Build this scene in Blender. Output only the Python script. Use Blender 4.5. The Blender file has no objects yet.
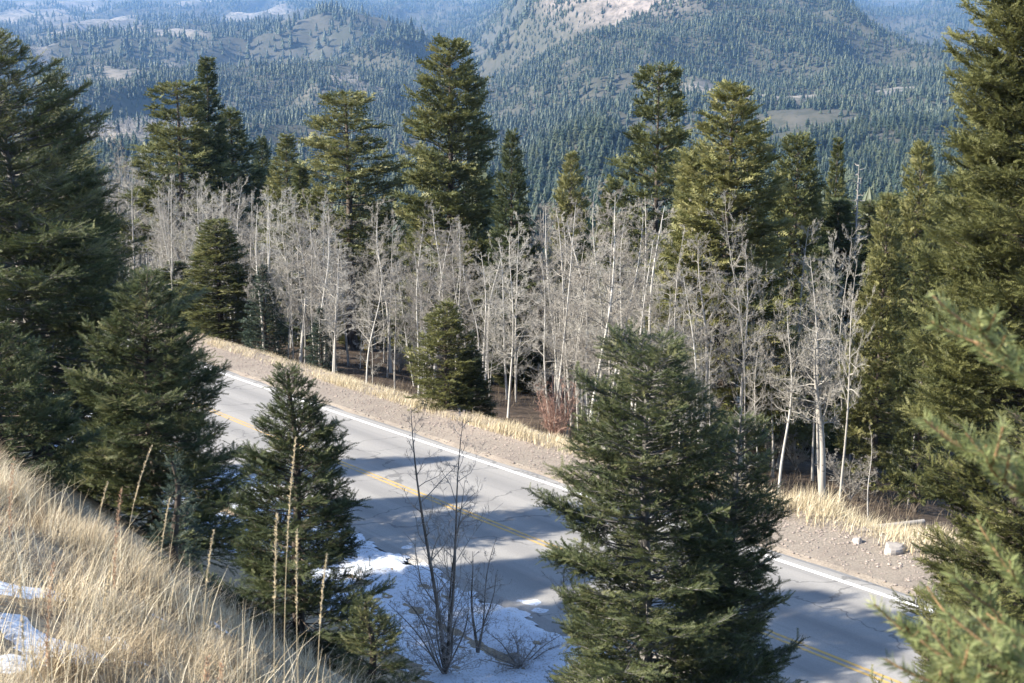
import bpy, math, random
import numpy as np

S = bpy.context.scene
COL = S.collection
rng = np.random.default_rng(7)

# ------------------------------------------------------------------ camera frame
FPX, CX, CY = 1422.0, 512.0, 341.5
PITCH = math.atan((CY - 45.0) / FPX)
UD = np.array([-0.5384, 0.8427])          # road direction, away from the camera
UN = np.array([-0.8427, -0.5384])         # across the road, uphill positive
GRADE = -0.0711


def at(px, py, Y):
    """The point at depth Y (metres ahead) seen at picture position px, py."""
    z = Y * math.tan(-(PITCH + math.atan((py - CY) / FPX)))
    x = (px - CX) / FPX * (Y * math.cos(PITCH) - z * math.sin(PITCH))
    return np.array([x, Y, z])


# ------------------------------------------------------------------ noise
def _hash(ix, iy, seed):
    h = (ix.astype(np.int64) * 374761393 + iy.astype(np.int64) * 668265263 + seed * 1442695041) & 0xFFFFFFFF
    h = ((h ^ (h >> 13)) * 1274126177) & 0xFFFFFFFF
    h = h ^ (h >> 16)
    return (h & 0xFFFFFF) / float(0xFFFFFF)


def vnoise(x, y, seed=0):
    x = np.asarray(x, float); y = np.asarray(y, float)
    ix, iy = np.floor(x), np.floor(y)
    fx, fy = x - ix, y - iy
    fx = fx * fx * fx * (fx * (fx * 6 - 15) + 10); fy = fy * fy * fy * (fy * (fy * 6 - 15) + 10)
    a = _hash(ix, iy, seed); b = _hash(ix + 1, iy, seed)
    c = _hash(ix, iy + 1, seed); d = _hash(ix + 1, iy + 1, seed)
    return (a + (b - a) * fx + (c - a) * fy + (a - b - c + d) * fx * fy) * 2 - 1


def fbm(x, y, octv=4, seed=0):
    s, amp, tot = 0, 1.0, 0
    for o in range(octv):
        s = s + amp * vnoise(x * 2 ** o + 17.3 * o, y * 2 ** o - 9.1 * o, seed + o)
        tot += amp; amp *= 0.5
    return s / tot


def sstep(a, b, x):
    t = np.clip((x - a) / (b - a), 0, 1)
    return t * t * (3 - 2 * t)


# ------------------------------------------------------------------ terrain height
# far country: picture height (a slope from the eye) against depth, for several bearings
FD = np.array([150, 300, 600, 1000, 1400, 1700, 2000, 2400, 2800, 3200, 3800, 4600, 5600, 7500, 10000, 13000.])
FX = np.array([-500, 0, 100, 250, 340, 420, 466, 510, 560, 605, 655, 720, 810, 880, 940, 1030, 1500.])
FT = np.array([
    [350, 300, 230, 180, 152, 135, 118, 100, 86, 74, 60, 47, 34, 20, 2, -10],
    [350, 300, 232, 182, 152, 133, 116, 98, 85, 76, 66, 56, 40, 22, 6, -12],
    [350, 300, 234, 186, 154, 132, 112, 96, 84, 70, 54, 46, 36, 22, 6, -14],
    [350, 300, 238, 192, 160, 138, 116, 98, 84, 70, 56, 44, 34, 20, 3, -16],
    [350, 300, 240, 196, 168, 148, 128, 104, 84, 62, 36, 26, 30, 16, 2, -18],
    [350, 300, 240, 198, 172, 152, 134, 112, 92, 66, 44, 50, 44, 24, 2, -18],
    [350, 300, 240, 198, 172, 152, 134, 112, 100, 92, 86, 66, 50, 26, 0, -18],
    [350, 300, 240, 198, 162, 146, 132, 108, 86, 62, 40, 20, 10, 6, -5, -18],
    [350, 300, 240, 194, 122, 132, 118, 86, 52, 20, -40, -70, -50, -30, -20, -25],
    [350, 300, 240, 190, 108, 126, 108, 72, 36, 4, -70, -110, -80, -35, -30, -30],
    [350, 300, 240, 190, 158, 130, 105, 66, 28, -6, -80, -120, -90, -40, -30, -30],
    [350, 300, 240, 190, 148, 122, 101, 66, 28, -4, -60, -80, -60, -30, -25, -30],
    [350, 300, 240, 188, 146, 122, 100, 68, 34, 10, -6, 10, 20, 10, -4, -20],
    [350, 300, 236, 184, 142, 120, 103, 76, 58, 50, 60, 56, 40, 16, -2, -20],
    [350, 300, 234, 180, 140, 118, 102, 82, 66, 72, 78, 60, 36, 14, -6, -20],
    [350, 300, 230, 178, 142, 122, 106, 90, 80, 82, 80, 62, 38, 12, -8, -20],
    [350, 300, 230, 178, 142, 122, 104, 84, 66, 50, 34, 14, -10, -30, -40, -40]], float)


def _crom(p0, p1, p2, p3, t):
    return p1 + 0.5 * t * (p2 - p0 + t * (2 * p0 - 5 * p1 + 4 * p2 - p3 + t * (3 * (p1 - p2) + p3 - p0)))


def far_py(px, Y):
    lx = np.interp(px, FX, np.arange(len(FX))); ly = np.interp(np.log(Y), np.log(FD), np.arange(len(FD)))
    ix = np.clip(np.floor(lx).astype(int), 0, len(FX) - 2); iy = np.clip(np.floor(ly).astype(int), 0, len(FD) - 2)
    tx, ty = lx - ix, ly - iy
    rows = []
    for k in (-1, 0, 1, 2):
        jx = np.clip(ix + k, 0, len(FX) - 1)
        q = [FT[jx, np.clip(iy + m, 0, len(FD) - 1)] for m in (-1, 0, 1, 2)]
        rows.append(_crom(*q, ty))
    return _crom(*rows, tx)


def z_far(x, y):
    Y = np.clip(y, 150, 13000)
    px = np.clip(CX + FPX * x / np.maximum(Y, 60), -480, 1480)
    py = far_py(px, Y)
    z = (45 - py) / FPX * Y
    wx = x + 120 * fbm(x / 700, y / 700, 2, 91); wy = y + 120 * fbm(x / 700, y / 700, 2, 95)
    rid = 1 - np.abs(fbm(wx / 520, wy / 520, 4, 31)) * 2.4
    amp = np.clip((Y - 600) * 0.034, 0, 100)
    z = z + amp * (rid - 0.55) + 0.12 * amp * fbm(x / 90, y / 90, 3, 41)
    rk = rock_mask(px, py, Y)
    z = z + rk * (50 * np.abs(fbm(x / 110, y / 150, 4, 77)) * 2.0 + 22 * fbm(x / 38, y / 60, 3, 78))
    return z


def rock_mask(px, py, Y):
    m = sstep(2650, 2950, Y) * (1 - sstep(3500, 3900, Y)) * sstep(505, 560, px) * (1 - sstep(690, 740, px)) * sstep(30, 10, py)
    return m


NL = np.array([-400, -110, -70, -45, -33, -30.5, -28.2, -27, -24.8, -16.4, -15.2, -13.2, -12.3, -2.7, -2.2, 0, 6, 40, 120, 400.])
NZ = np.array([-90, -16, -8.6, -4.2, -2.1, -1.5, -0.35, -0.05, -0.02, -0.02, -0.28, -0.1, 0.35, 7.98, 8.25, 9.0, 10.9, 25, 50, 90.])


def z_near(x, y):
    a = np.clip(UD[0] * x + UD[1] * y, -300, 170); l = UN[0] * x + UN[1] * y
    base = -11 + GRADE * a
    rel = np.interp(l, NL, NZ)
    bump = sstep(-15, -11, l) + sstep(-27.5, -31, l)
    z = base + rel + bump * (0.22 * fbm(x / 2.6, y / 2.6, 3, 5) + 0.05 * fbm(x / .5, y / .5, 2, 6))
    z = z + sstep(-30, -45, l) * 0.9 * fbm(x / 14, y / 14, 2, 8)
    return z


def terrain(x, y):
    x = np.asarray(x, float); y = np.asarray(y, float)
    w = sstep(115, 240, y)
    zn = z_near(x, np.minimum(y, 260))
    return zn * (1 - w) + z_far(x, y) * w


def tz(x, y):
    return float(terrain(np.array([x]), np.array([y]))[0])


def stand(px, Y, py_guess=350):
    """Ground point under picture column px at depth Y."""
    z = -11.
    for _ in range(6):
        x = (px - CX) / FPX * (Y * math.cos(PITCH) - z * math.sin(PITCH))
        z = tz(x, Y)
    return np.array([x, Y, z])


def ground_at(px, py, y0=2.0):
    """First ground point on the line of sight through px, py."""
    Y, prev = y0, y0
    while Y < 400:
        p = at(px, py, Y)
        if p[2] < tz(p[0], p[1]):
            lo, hi = prev, Y
            for _ in range(20):
                m = (lo + hi) / 2; q = at(px, py, m)
                if q[2] < tz(q[0], q[1]): hi = m
                else: lo = m
            q = at(px, py, hi); q[2] = tz(q[0], q[1]); return q
        prev = Y; Y *= 1.02
    return at(px, py, 400)


# ------------------------------------------------------------------ mesh helpers
def build(name, V, F, m=None, parent=None, smooth=False, attrs=None, link=True):
    """ONE mesh object from arrays; F is one face array or a list of them (tri and quad)."""
    me = bpy.data.meshes.new(name)
    fs = F if isinstance(F, list) else [F]
    fs = [np.asarray(f, dtype=np.int32) for f in fs if len(f)]
    V = np.asarray(V, dtype=np.float32).reshape(-1, 3)
    me.vertices.add(len(V)); me.vertices.foreach_set('co', V.ravel())
    nl = sum(f.size for f in fs); nf = sum(len(f) for f in fs)
    me.loops.add(nl); me.polygons.add(nf)
    me.loops.foreach_set('vertex_index', np.concatenate([f.ravel() for f in fs]))
    tot = np.concatenate([np.full(len(f), f.shape[1], np.int32) for f in fs])
    st = np.concatenate([[0], np.cumsum(tot)[:-1]]).astype(np.int32)
    me.polygons.foreach_set('loop_start', st)
    me.polygons.foreach_set('use_smooth', np.full(nf, bool(smooth)))
    for k, v in (attrs or {}).items():
        v = np.asarray(v, dtype=np.float32)
        if v.ndim == 1:
            me.attributes.new(k, 'FLOAT', 'POINT').data.foreach_set('value', v)
        else:
            me.attributes.new(k, 'FLOAT_VECTOR', 'POINT').data.foreach_set('vector', v.ravel())
    me.update(calc_edges=True)
    if m: me.materials.append(m)
    o = bpy.data.objects.new(name, me)
    if link: COL.objects.link(o)
    if parent: o.parent = parent
    return o


def tag(o, label=None, cat=None, group=None, kind=None):
    if label: o['label'] = label
    if cat: o['category'] = cat
    if group: o['group'] = group
    if kind: o['kind'] = kind
    return o


def thing(name, label, cat, loc=(0, 0, 0), rz=0.0, group=None):
    o = bpy.data.objects.new(name, None); COL.objects.link(o)
    o.empty_display_size = 0.3
    o.location = [float(v) for v in loc]; o.rotation_euler = (0, 0, rz)
    return tag(o, label, cat, group)


def dup(src, name, label, cat, loc, rz, sc, group=None, tilt=(0, 0)):
    r = src.copy(); r.name = name; COL.objects.link(r)
    for k in ('group',):
        if k in r: del r[k]
    tag(r, label, cat, group)
    r.location = [float(v) for v in loc]; r.rotation_euler = (tilt[0], tilt[1], rz); r.scale = sc
    for ch in KIDS[src.name]:
        c = ch.copy(); COL.objects.link(c); c.parent = r
    return r


KIDS = {}


def unit(v):
    return v / np.maximum(np.linalg.norm(v, axis=-1, keepdims=True), 1e-9)


def tubes(P, R, sides=3):
    """Tubes along N lines of K points: vertices and quads."""
    P = np.asarray(P, float); R = np.asarray(R, float)
    N, K, _ = P.shape
    T = unit(np.gradient(P, axis=1))
    ref = np.where(np.abs(T[..., 2:3]) > 0.85, np.array([1., 0, 0]), np.array([0, 0, 1.]))
    sd = unit(np.cross(T, ref)); up = np.cross(sd, T)
    an = np.arange(sides) * 2 * np.pi / sides
    V = P[:, :, None] + R[:, :, None, None] * (np.cos(an)[None, None, :, None] * sd[:, :, None] + np.sin(an)[None, None, :, None] * up[:, :, None])
    n = np.arange(N)[:, None, None] * K * sides; k = np.arange(K - 1)[None, :, None] * sides; s = np.arange(sides)[None, None, :]
    s2 = (s + 1) % sides
    F = np.stack([n + k + s, n + k + s2, n + k + sides + s2, n + k + sides + s], -1).reshape(-1, 4)
    return V.reshape(-1, 3), F


def join(parts):
    Vs, Fs, off = [], {}, 0
    for V, F in parts:
        for f in (F if isinstance(F, list) else [F]):
            Fs.setdefault(f.shape[1], []).append(f + off)
        Vs.append(V); off += len(V)
    return np.concatenate(Vs), [np.concatenate(v) for v in Fs.values()]


# ------------------------------------------------------------------ materials
def mat(name):
    m = bpy.data.materials.new(name); m.use_nodes = True
    nt = m.node_tree; nt.nodes.clear()
    return m, nt, nt.nodes, nt.links


def nd(ns, t, **kw):
    n = ns.new(t)
    for k, v in kw.items():
        if k.startswith('i_'):
            n.inputs[k[2:]].default_value = v
        else:
            setattr(n, k, v)
    return n


def mixc(ns, ls, fac, a, b, blend='MIX'):
    n = ns.new('ShaderNodeMix'); n.data_type = 'RGBA'; n.blend_type = blend
    for sock, v in ((n.inputs[0], fac), (n.inputs[6], a), (n.inputs[7], b)):
        if hasattr(v, 'is_linked'): ls.new(v, sock)
        elif isinstance(v, (int, float)): sock.default_value = v
        else: sock.default_value = (*v, 1)
    return n.outputs[2]


def ramp(ns, ls, src, lo, hi):
    n = ns.new('ShaderNodeMapRange'); n.interpolation_type = 'SMOOTHSTEP'
    n.inputs[1].default_value = lo; n.inputs[2].default_value = hi
    ls.new(src, n.inputs[0]); return n.outputs[0]


def noise(ns, ls, scale, detail=4, vec=None, rough=0.6, dist=0):
    n = nd(ns, 'ShaderNodeTexNoise'); n.inputs['Scale'].default_value = scale; n.inputs['Detail'].default_value = detail
    n.inputs['Roughness'].default_value = rough; n.inputs['Distortion'].default_value = dist
    if vec is not None: ls.new(vec, n.inputs['Vector'])
    return n.outputs['Fac']


def attr(ns, name):
    n = ns.new('ShaderNodeAttribute'); n.attribute_name = name; return n


def math_n(ns, ls, op, a, b=0.0):
    n = ns.new('ShaderNodeMath'); n.operation = op
    for i, v in enumerate((a, b)):
        if hasattr(v, 'is_linked'): ls.new(v, n.inputs[i])
        else: n.inputs[i].default_value = v
    return n.outputs[0]


def finish(ns, ls, color, rough=0.9, bump=None, bstr=0.5, bdist=0.02, spec=0.2, transl=0.0):
    b = ns.new('ShaderNodeBsdfPrincipled'); out = ns.new('ShaderNodeOutputMaterial')
    if hasattr(color, 'is_linked'): ls.new(color, b.inputs['Base Color'])
    else: b.inputs['Base Color'].default_value = (*color, 1)
    if hasattr(rough, 'is_linked'): ls.new(rough, b.inputs['Roughness'])
    else: b.inputs['Roughness'].default_value = rough
    b.inputs['Specular IOR Level'].default_value = spec
    if bump is not None:
        bn = ns.new('ShaderNodeBump'); bn.inputs['Strength'].default_value = bstr; bn.inputs['Distance'].default_value = bdist
        ls.new(bump, bn.inputs['Height']); ls.new(bn.outputs[0], b.inputs['Normal'])
    if transl > 0:
        t = ns.new('ShaderNodeBsdfTranslucent')
        if hasattr(color, 'is_linked'): ls.new(color, t.inputs['Color'])
        else: t.inputs['Color'].default_value = (*color, 1)
        mx = ns.new('ShaderNodeMixShader'); mx.inputs[0].default_value = transl
        ls.new(b.outputs[0], mx.inputs[1]); ls.new(t.outputs[0], mx.inputs[2]); ls.new(mx.outputs[0], out.inputs[0])
    else:
        ls.new(b.outputs[0], out.inputs[0])


def needle_mat(name, dark, mid, light, transl=0.18, var=0.35):
    m, nt, ns, ls = mat(name)
    t = attr(ns, 'tint').outputs['Fac']
    oi = ns.new('ShaderNodeObjectInfo')
    r = math_n(ns, ls, 'MULTIPLY_ADD', oi.outputs['Random'], var)
    ls.new(t, r.node.inputs[2])
    r = math_n(ns, ls, 'SUBTRACT', r, var / 2)
    c = mixc(ns, ls, ramp(ns, ls, r, 0.0, 0.55), dark, mid)
    c = mixc(ns, ls, ramp(ns, ls, r, 0.5, 1.05), c, light)
    finish(ns, ls, c, 0.55, spec=0.3, transl=transl)
    return m


def bark_mat(name, a, b, scale=6, transl=0):
    m, nt, ns, ls = mat(name)
    tc = ns.new('ShaderNodeTexCoord'); mp = ns.new('ShaderNodeMapping'); mp.inputs['Scale'].default_value = (1, 1, 0.35)
    ls.new(tc.outputs['Object'], mp.inputs[0])
    n1 = noise(ns, ls, scale, 5, mp.outputs[0])
    c = mixc(ns, ls, ramp(ns, ls, n1, 0.35, 0.68), a, b)
    finish(ns, ls, c, 0.95, n1, 0.7, 0.03)
    return m


M = {}
M['fir'] = needle_mat('needles_fir', (0.044, 0.054, 0.022), (0.135, 0.146, 0.054), (0.285, 0.270, 0.118), .30)
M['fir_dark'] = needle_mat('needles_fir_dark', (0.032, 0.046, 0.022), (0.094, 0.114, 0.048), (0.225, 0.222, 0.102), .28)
M['fir_gold'] = needle_mat('needles_fir_gold', (0.058, 0.066, 0.022), (0.172, 0.176, 0.062), (0.33, 0.31, 0.14), .30)
M['fir_blue'] = needle_mat('needles_fir_blue', (0.024, 0.042, 0.034), (0.056, 0.080, 0.056), (0.110, 0.135, 0.090))
M['far_fir'] = needle_mat('needles_far', (0.014, 0.028, 0.020), (0.036, 0.054, 0.032), (0.078, 0.092, 0.050), 0.0, 1.0)
M['spruce_near'] = needle_mat('needles_spruce', (0.11, 0.14, 0.055), (0.23, 0.265, 0.105), (0.42, 0.42, 0.21), 0.3)
M['bark'] = bark_mat('bark_conifer', (0.045, 0.036, 0.030), (0.14, 0.115, 0.095))
M['bark_grey'] = bark_mat('bark_grey', (0.10, 0.095, 0.09), (0.22, 0.21, 0.20))
M['twig_tan'] = bark_mat('bark_twig', (0.20, 0.13, 0.07), (0.34, 0.22, 0.12), 20)
M['bare_dark'] = bark_mat('bark_bare_shrub', (0.11, 0.095, 0.08), (0.23, 0.20, 0.175))
M['bare_twig'] = bark_mat('bark_bare_twig', (0.22, 0.195, 0.175), (0.36, 0.325, 0.295))
M['dead'] = bark_mat('bark_dead', (0.24, 0.22, 0.20), (0.40, 0.37, 0.34))
M['willow'] = bark_mat('bark_willow', (0.30, 0.18, 0.14), (0.46, 0.32, 0.26), 3)


def aspen_mats():
    m, nt, ns, ls = mat('bark_aspen')
    tc = ns.new('ShaderNodeTexCoord')
    mp = ns.new('ShaderNodeMapping'); mp.inputs['Scale'].default_value = (1, 1, 2.2); ls.new(tc.outputs['Object'], mp.inputs[0])
    n1 = noise(ns, ls, 3.0, 5, mp.outputs[0]); n2 = noise(ns, ls, 0.6, 2, tc.outputs['Object'])
    oi = ns.new('ShaderNodeObjectInfo')
    base = mixc(ns, ls, oi.outputs['Random'], (0.60, 0.58, 0.53), (0.32, 0.30, 0.27))
    c = mixc(ns, ls, ramp(ns, ls, n1, 0.60, 0.70), base, (0.06, 0.052, 0.045))
    c = mixc(ns, ls, ramp(ns, ls, n2, 0.45, 0.75), c, (0.30, 0.285, 0.25))
    finish(ns, ls, c, 0.8)
    m2, nt, ns, ls = mat('twigs_aspen')
    oi = ns.new('ShaderNodeObjectInfo')
    c = mixc(ns, ls, oi.outputs['Random'], (0.45, 0.43, 0.38), (0.22, 0.20, 0.175))
    finish(ns, ls, c, 0.85)
    return m, m2


M['aspen'], M['aspen_twig'] = aspen_mats()


def ground_mat():
    m, nt, ns, ls = mat('ground_soil')
    geo = ns.new('ShaderNodeNewGeometry'); pos = geo.outputs['Position']
    zn = ns.new('ShaderNodeSeparateXYZ'); ls.new(attr(ns, 'zone').outputs['Vector'], zn.inputs[0])
    n_f = noise(ns, ls, 1.6, 8, pos, 0.7); n_m = noise(ns, ls, 0.012, 6, pos, 0.65); n_b = noise(ns, ls, 0.0035, 5, pos, 0.6)
    n_g = noise(ns, ls, 9, 6, pos, 0.75)
    # near bank: dry soil with straw litter
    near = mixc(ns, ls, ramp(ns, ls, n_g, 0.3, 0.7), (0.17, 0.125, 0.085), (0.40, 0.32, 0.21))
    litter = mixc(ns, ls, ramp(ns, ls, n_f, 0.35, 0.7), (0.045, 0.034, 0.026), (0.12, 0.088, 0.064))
    # far country: dry meadow, bare aspen scrub, dark brush
    far = mixc(ns, ls, ramp(ns, ls, n_m, 0.38, 0.66), (0.16, 0.145, 0.125), (0.29, 0.25, 0.20))
    far = mixc(ns, ls, ramp(ns, ls, n_b, 0.55, 0.68), far, (0.08, 0.082, 0.055))
    sp = noise(ns, ls, 0.06, 3, pos, 0.7)
    far = mixc(ns, ls, math_n(ns, ls, 'MULTIPLY', ramp(ns, ls, sp, 0.50, 0.60), 0.75), far, (0.050, 0.062, 0.036))
    mp = ns.new('ShaderNodeMapping'); mp.inputs['Scale'].default_value = (1, 1, 2.4); ls.new(pos, mp.inputs[0])
    rn = noise(ns, ls, 0.03, 7, mp.outputs[0], 0.7)
    rock = mixc(ns, ls, ramp(ns, ls, rn, 0.36, 0.62), (0.10, 0.085, 0.075), (0.30, 0.25, 0.22))
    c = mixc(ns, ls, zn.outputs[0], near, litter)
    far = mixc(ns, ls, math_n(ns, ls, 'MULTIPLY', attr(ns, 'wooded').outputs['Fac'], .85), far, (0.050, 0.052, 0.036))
    c = mixc(ns, ls, zn.outputs[1], c, far)
    c = mixc(ns, ls, zn.outputs[2], c, rock)
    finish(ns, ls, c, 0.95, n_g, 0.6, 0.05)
    return m


def asphalt_mat():
    m, nt, ns, ls = mat('asphalt')
    geo = ns.new('ShaderNodeNewGeometry'); pos = geo.outputs['Position']
    al = ns.new('ShaderNodeSeparateXYZ'); av = attr(ns, 'al').outputs['Vector']; ls.new(av, al.inputs[0])
    st = ns.new('ShaderNodeMapping'); st.inputs['Scale'].default_value = (0.05, 2.2, 1); ls.new(av, st.inputs[0])
    n1 = noise(ns, ls, 30, 6, pos, 0.8); n2 = noise(ns, ls, 0.35, 5, pos, 0.6); n3 = noise(ns, ls, 1.0, 4, st.outputs[0], 0.6)
    c = mixc(ns, ls, ramp(ns, ls, n1, 0.25, 0.75), (0.205, 0.197, 0.185), (0.36, 0.345, 0.32))
    c = mixc(ns, ls, math_n(ns, ls, 'MULTIPLY', ramp(ns, ls, n2, 0.35, 0.72), 0.35), c, (0.34, 0.325, 0.30))
    # polished wheel paths and faint lengthwise streaks
    c = mixc(ns, ls, math_n(ns, ls, 'MULTIPLY', ramp(ns, ls, n3, 0.45, 0.75), 0.4), c, (0.15, 0.145, 0.142))
    w = attr(ns, 'wheel').outputs['Fac']
    c = mixc(ns, ls, math_n(ns, ls, 'MULTIPLY', w, 0.45), c, (0.135, 0.132, 0.130))
    # cracks
    vo = ns.new('ShaderNodeTexVoronoi'); vo.feature = 'DISTANCE_TO_EDGE'; vo.inputs['Scale'].default_value = 0.22
    dn = ns.new('ShaderNodeTexNoise'); dn.inputs['Scale'].default_value = 1.2; dn.inputs['Detail'].default_value = 4; ls.new(pos, dn.inputs['Vector'])
    dv = ns.new('ShaderNodeVectorMath'); dv.operation = 'MULTIPLY_ADD'; ls.new(dn.outputs['Color'], dv.inputs[0]); dv.inputs[1].default_value = (1.6, 1.6, 0); ls.new(pos, dv.inputs[2])
    ls.new(dv.outputs[0], vo.inputs['Vector'])
    cr = ramp(ns, ls, vo.outputs['Distance'], 0.010, 0.003)
    c = mixc(ns, ls, math_n(ns, ls, 'MULTIPLY', cr, 0.5), c, (0.05, 0.05, 0.05))
    finish(ns, ls, c, 0.85, n1, 0.25, 0.01, 0.3)
    return m


def paint_mat(name, col, wear):
    m, nt, ns, ls = mat(name)
    geo = ns.new('ShaderNodeNewGeometry')
    n1 = noise(ns, ls, 7, 6, geo.outputs['Position'], 0.75); n2 = noise(ns, ls, 0.3, 3, geo.outputs['Position'])
    s = math_n(ns, ls, 'ADD', n1, math_n(ns, ls, 'MULTIPLY', n2, 0.5))
    c = mixc(ns, ls, ramp(ns, ls, s, wear, wear + 0.2), col, (0.21, 0.205, 0.195))
    finish(ns, ls, c, 0.7, n1, 0.2, 0.005)
    return m


def gravel_mat():
    m, nt, ns, ls = mat('gravel_shoulder')
    geo = ns.new('ShaderNodeNewGeometry'); pos = geo.outputs['Position']
    n1 = noise(ns, ls, 14, 8, pos, 0.8); n2 = noise(ns, ls, 0.7, 5, pos, 0.6); n3 = noise(ns, ls, 0.16, 3, pos)
    c = mixc(ns, ls, ramp(ns, ls, n1, 0.3, 0.72), (0.185, 0.157, 0.128), (0.38, 0.328, 0.265))
    c = mixc(ns, ls, math_n(ns, ls, 'MULTIPLY', ramp(ns, ls, n2, 0.45, 0.7), 0.5), c, (0.20, 0.165, 0.14))
    c = mixc(ns, ls, math_n(ns, ls, 'MULTIPLY', ramp(ns, ls, n3, 0.45, 0.65), 0.4), c, (0.38, 0.31, 0.25))
    finish(ns, ls, c, 0.95, n1, 0.9, 0.04)
    return m


def straw_mat(name, a, b, c3):
    m, nt, ns, ls = mat(name)
    t = attr(ns, 'tint').outputs['Fac']
    c = mixc(ns, ls, ramp(ns, ls, t, 0.0, 0.6), a, b)
    c = mixc(ns, ls, ramp(ns, ls, t, 0.5, 1.0), c, c3)
    finish(ns, ls, c, 0.7, spec=0.25, transl=0.3)
    return m


def snow_mat():
    m, nt, ns, ls = mat('snow')
    geo = ns.new('ShaderNodeNewGeometry')
    n1 = noise(ns, ls, 4, 6, geo.outputs['Position'], 0.7); n2 = noise(ns, ls, 22, 3, geo.outputs['Position'])
    c = mixc(ns, ls, ramp(ns, ls, math_n(ns, ls, 'ADD', math_n(ns, ls, 'MULTIPLY', n2, .6), math_n(ns, ls, 'MULTIPLY', n1, .4)), 0.50, 0.62), (0.56, 0.60, 0.66), (0.30, 0.275, 0.25))
    finish(ns, ls, c, 0.6, n1, 0.6, 0.05, 0.3)
    return m


def plain(name, col, rough=0.6, bump=0.0, sc=20, var=0.25):
    m, nt, ns, ls = mat(name)
    tc = ns.new('ShaderNodeTexCoord'); n1 = noise(ns, ls, sc, 5, tc.outputs['Object'])
    c = mixc(ns, ls, n1, tuple(v * (1 - var) for v in col), tuple(min(1, v * (1 + var)) for v in col))
    finish(ns, ls, c, rough, n1 if bump else None, bump, 0.02)
    return m


M['ground'] = ground_mat(); M['asphalt'] = asphalt_mat(); M['gravel'] = gravel_mat()
M['white_paint'] = paint_mat('white_paint', (0.80, 0.79, 0.75), 0.88)
M['worn_paint'] = paint_mat('worn_paint', (0.55, 0.55, 0.53), 0.50)
M['yellow_paint'] = paint_mat('yellow_paint', (0.50, 0.33, 0.11), 0.71)
M['straw'] = straw_mat('dry_straw', (0.20, 0.15, 0.095), (0.54, 0.44, 0.29), (0.82, 0.73, 0.55))
M['straw_pale'] = straw_mat('pale_straw', (0.36, 0.29, 0.18), (0.62, 0.53, 0.36), (0.78, 0.70, 0.52))
M['seed'] = plain('seed_head', (0.60, 0.50, 0.33), 0.8, 0.6, 120)
M['rust_seed'] = plain('rust_seed', (0.46, 0.29, 0.19), 0.85, 0.6, 150)
M['snow'] = snow_mat()
M['rock'] = plain('pale_rock', (0.33, 0.30, 0.27), 0.9, 0.9, 5, 0.6)
M['pebble'] = plain('pebbles', (0.30, 0.25, 0.215), 0.9, 0.3, 2, 0.5)
M['sign_dark'] = plain('sign_dark', (0.085, 0.06, 0.03), 0.7)
M['sign_yellow'] = plain('sign_yellow', (0.62, 0.38, 0.05), 0.5)
M['brush_far'] = plain('bare_wood_far', (0.34, 0.315, 0.29), 0.95, 0, 1, 0.35)


def wood_cover(P):
    """How much of the land is conifer wood (0 to 1) at each point."""
    x, y = P[:, 0], P[:, 1]
    px = CX + FPX * x / y; py = far_py(np.clip(px, -480, 1480), np.clip(y, 150, 13000))
    n = fbm(x / 260, y / 520, 4, 131); n2 = fbm(x / 900, y / 1800, 3, 141)
    left = 1 - sstep(320, 450, px)
    cov = (0.95 - left * .28) + n * (0.22 + .85 * left) + n2 * .40 * left
    # meadow strip on the right, and grassy benches on the left
    def blob(cx, cy, rx, ry): return np.exp(-(((px - cx) / rx) ** 2 + ((py - cy) / ry) ** 2) ** 1.5)
    for c in ((690, 97, 34, 8), (745, 103, 62, 9), (745, 103, 50, 6), (800, 99, 30, 6), (880, 102, 26, 6), (790, 128, 26, 7), (120, 33, 38, 9), (75, 62, 45, 4), (120, 70, 50, 4), (190, 46, 36, 5), (170, 60, 26, 4), (340, 22, 30, 3), (270, 16, 40, 5), (330, 70, 14, 6), (895, 17, 22, 4), (905, 40, 16, 3), (300, 34, 26, 5), (40, 20, 40, 5), (230, 75, 30, 4)):
        cov = cov - 1.2 * blob(*c) * (.7 + .9 * n)
    cov = cov + .7 * blob(315, 45, 60, 30) + .6 * blob(395, 62, 50, 22)
    cov = cov - 0.95 * rock_mask(px, py, y) * (.62 + .6 * fbm(x / 120, y / 120, 3, 151))
    return cov, px, py


# ------------------------------------------------------------------ the ground sheet, road, shoulder
def axis(segs):
    v = [segs[0][0]]
    for a, b, d0, d1 in segs:
        x = a
        while x < b - 1e-6:
            t = (x - a) / (b - a); x += d0 + (d1 - d0) * t
            v.append(min(x, b))
    return np.array(v)


pos_x = axis([(0, 14, .3, .4), (14, 60, .5, 1.2), (60, 260, 1.5, 9), (260, 1500, 10, 26), (1500, 6500, 40, 260)])
gx = np.concatenate([-pos_x[:0:-1], pos_x])
gy = np.concatenate([[-600, -350, -200, -120, -70, -45, -30, -20, -14, -10, -7, -5, -3.5, -2, -1], axis([(0, 16, .3, .4), (16, 110, .5, 1.0), (110, 300, 1.5, 9), (300, 1700, 10, 30), (1700, 3600, 28, 34), (3600, 13000, 60, 420)])])
GXX, GYY = np.meshgrid(gx, gy)
GZ = terrain(GXX, GYY)
lat = UN[0] * GXX + UN[1] * GYY
alo = UD[0] * GXX + UD[1] * GYY
nearw = 1 - sstep(115, 240, GYY)
trench = sstep(-28.0, -27.4, lat) * sstep(-16.2, -16.9, lat) * nearw
GZ = GZ - 0.22 * trench
pxg = CX + FPX * GXX / np.maximum(GYY, 60); 
farm = sstep(180, 420, GYY) + sstep(200, 500, np.abs(GXX)); farm = np.clip(farm, 0, 1)
rockm = np.where(GYY > 1000, rock_mask(pxg, far_py(np.clip(pxg, -480, 1480), np.clip(GYY, 150, 13000)), GYY), 0)
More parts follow.
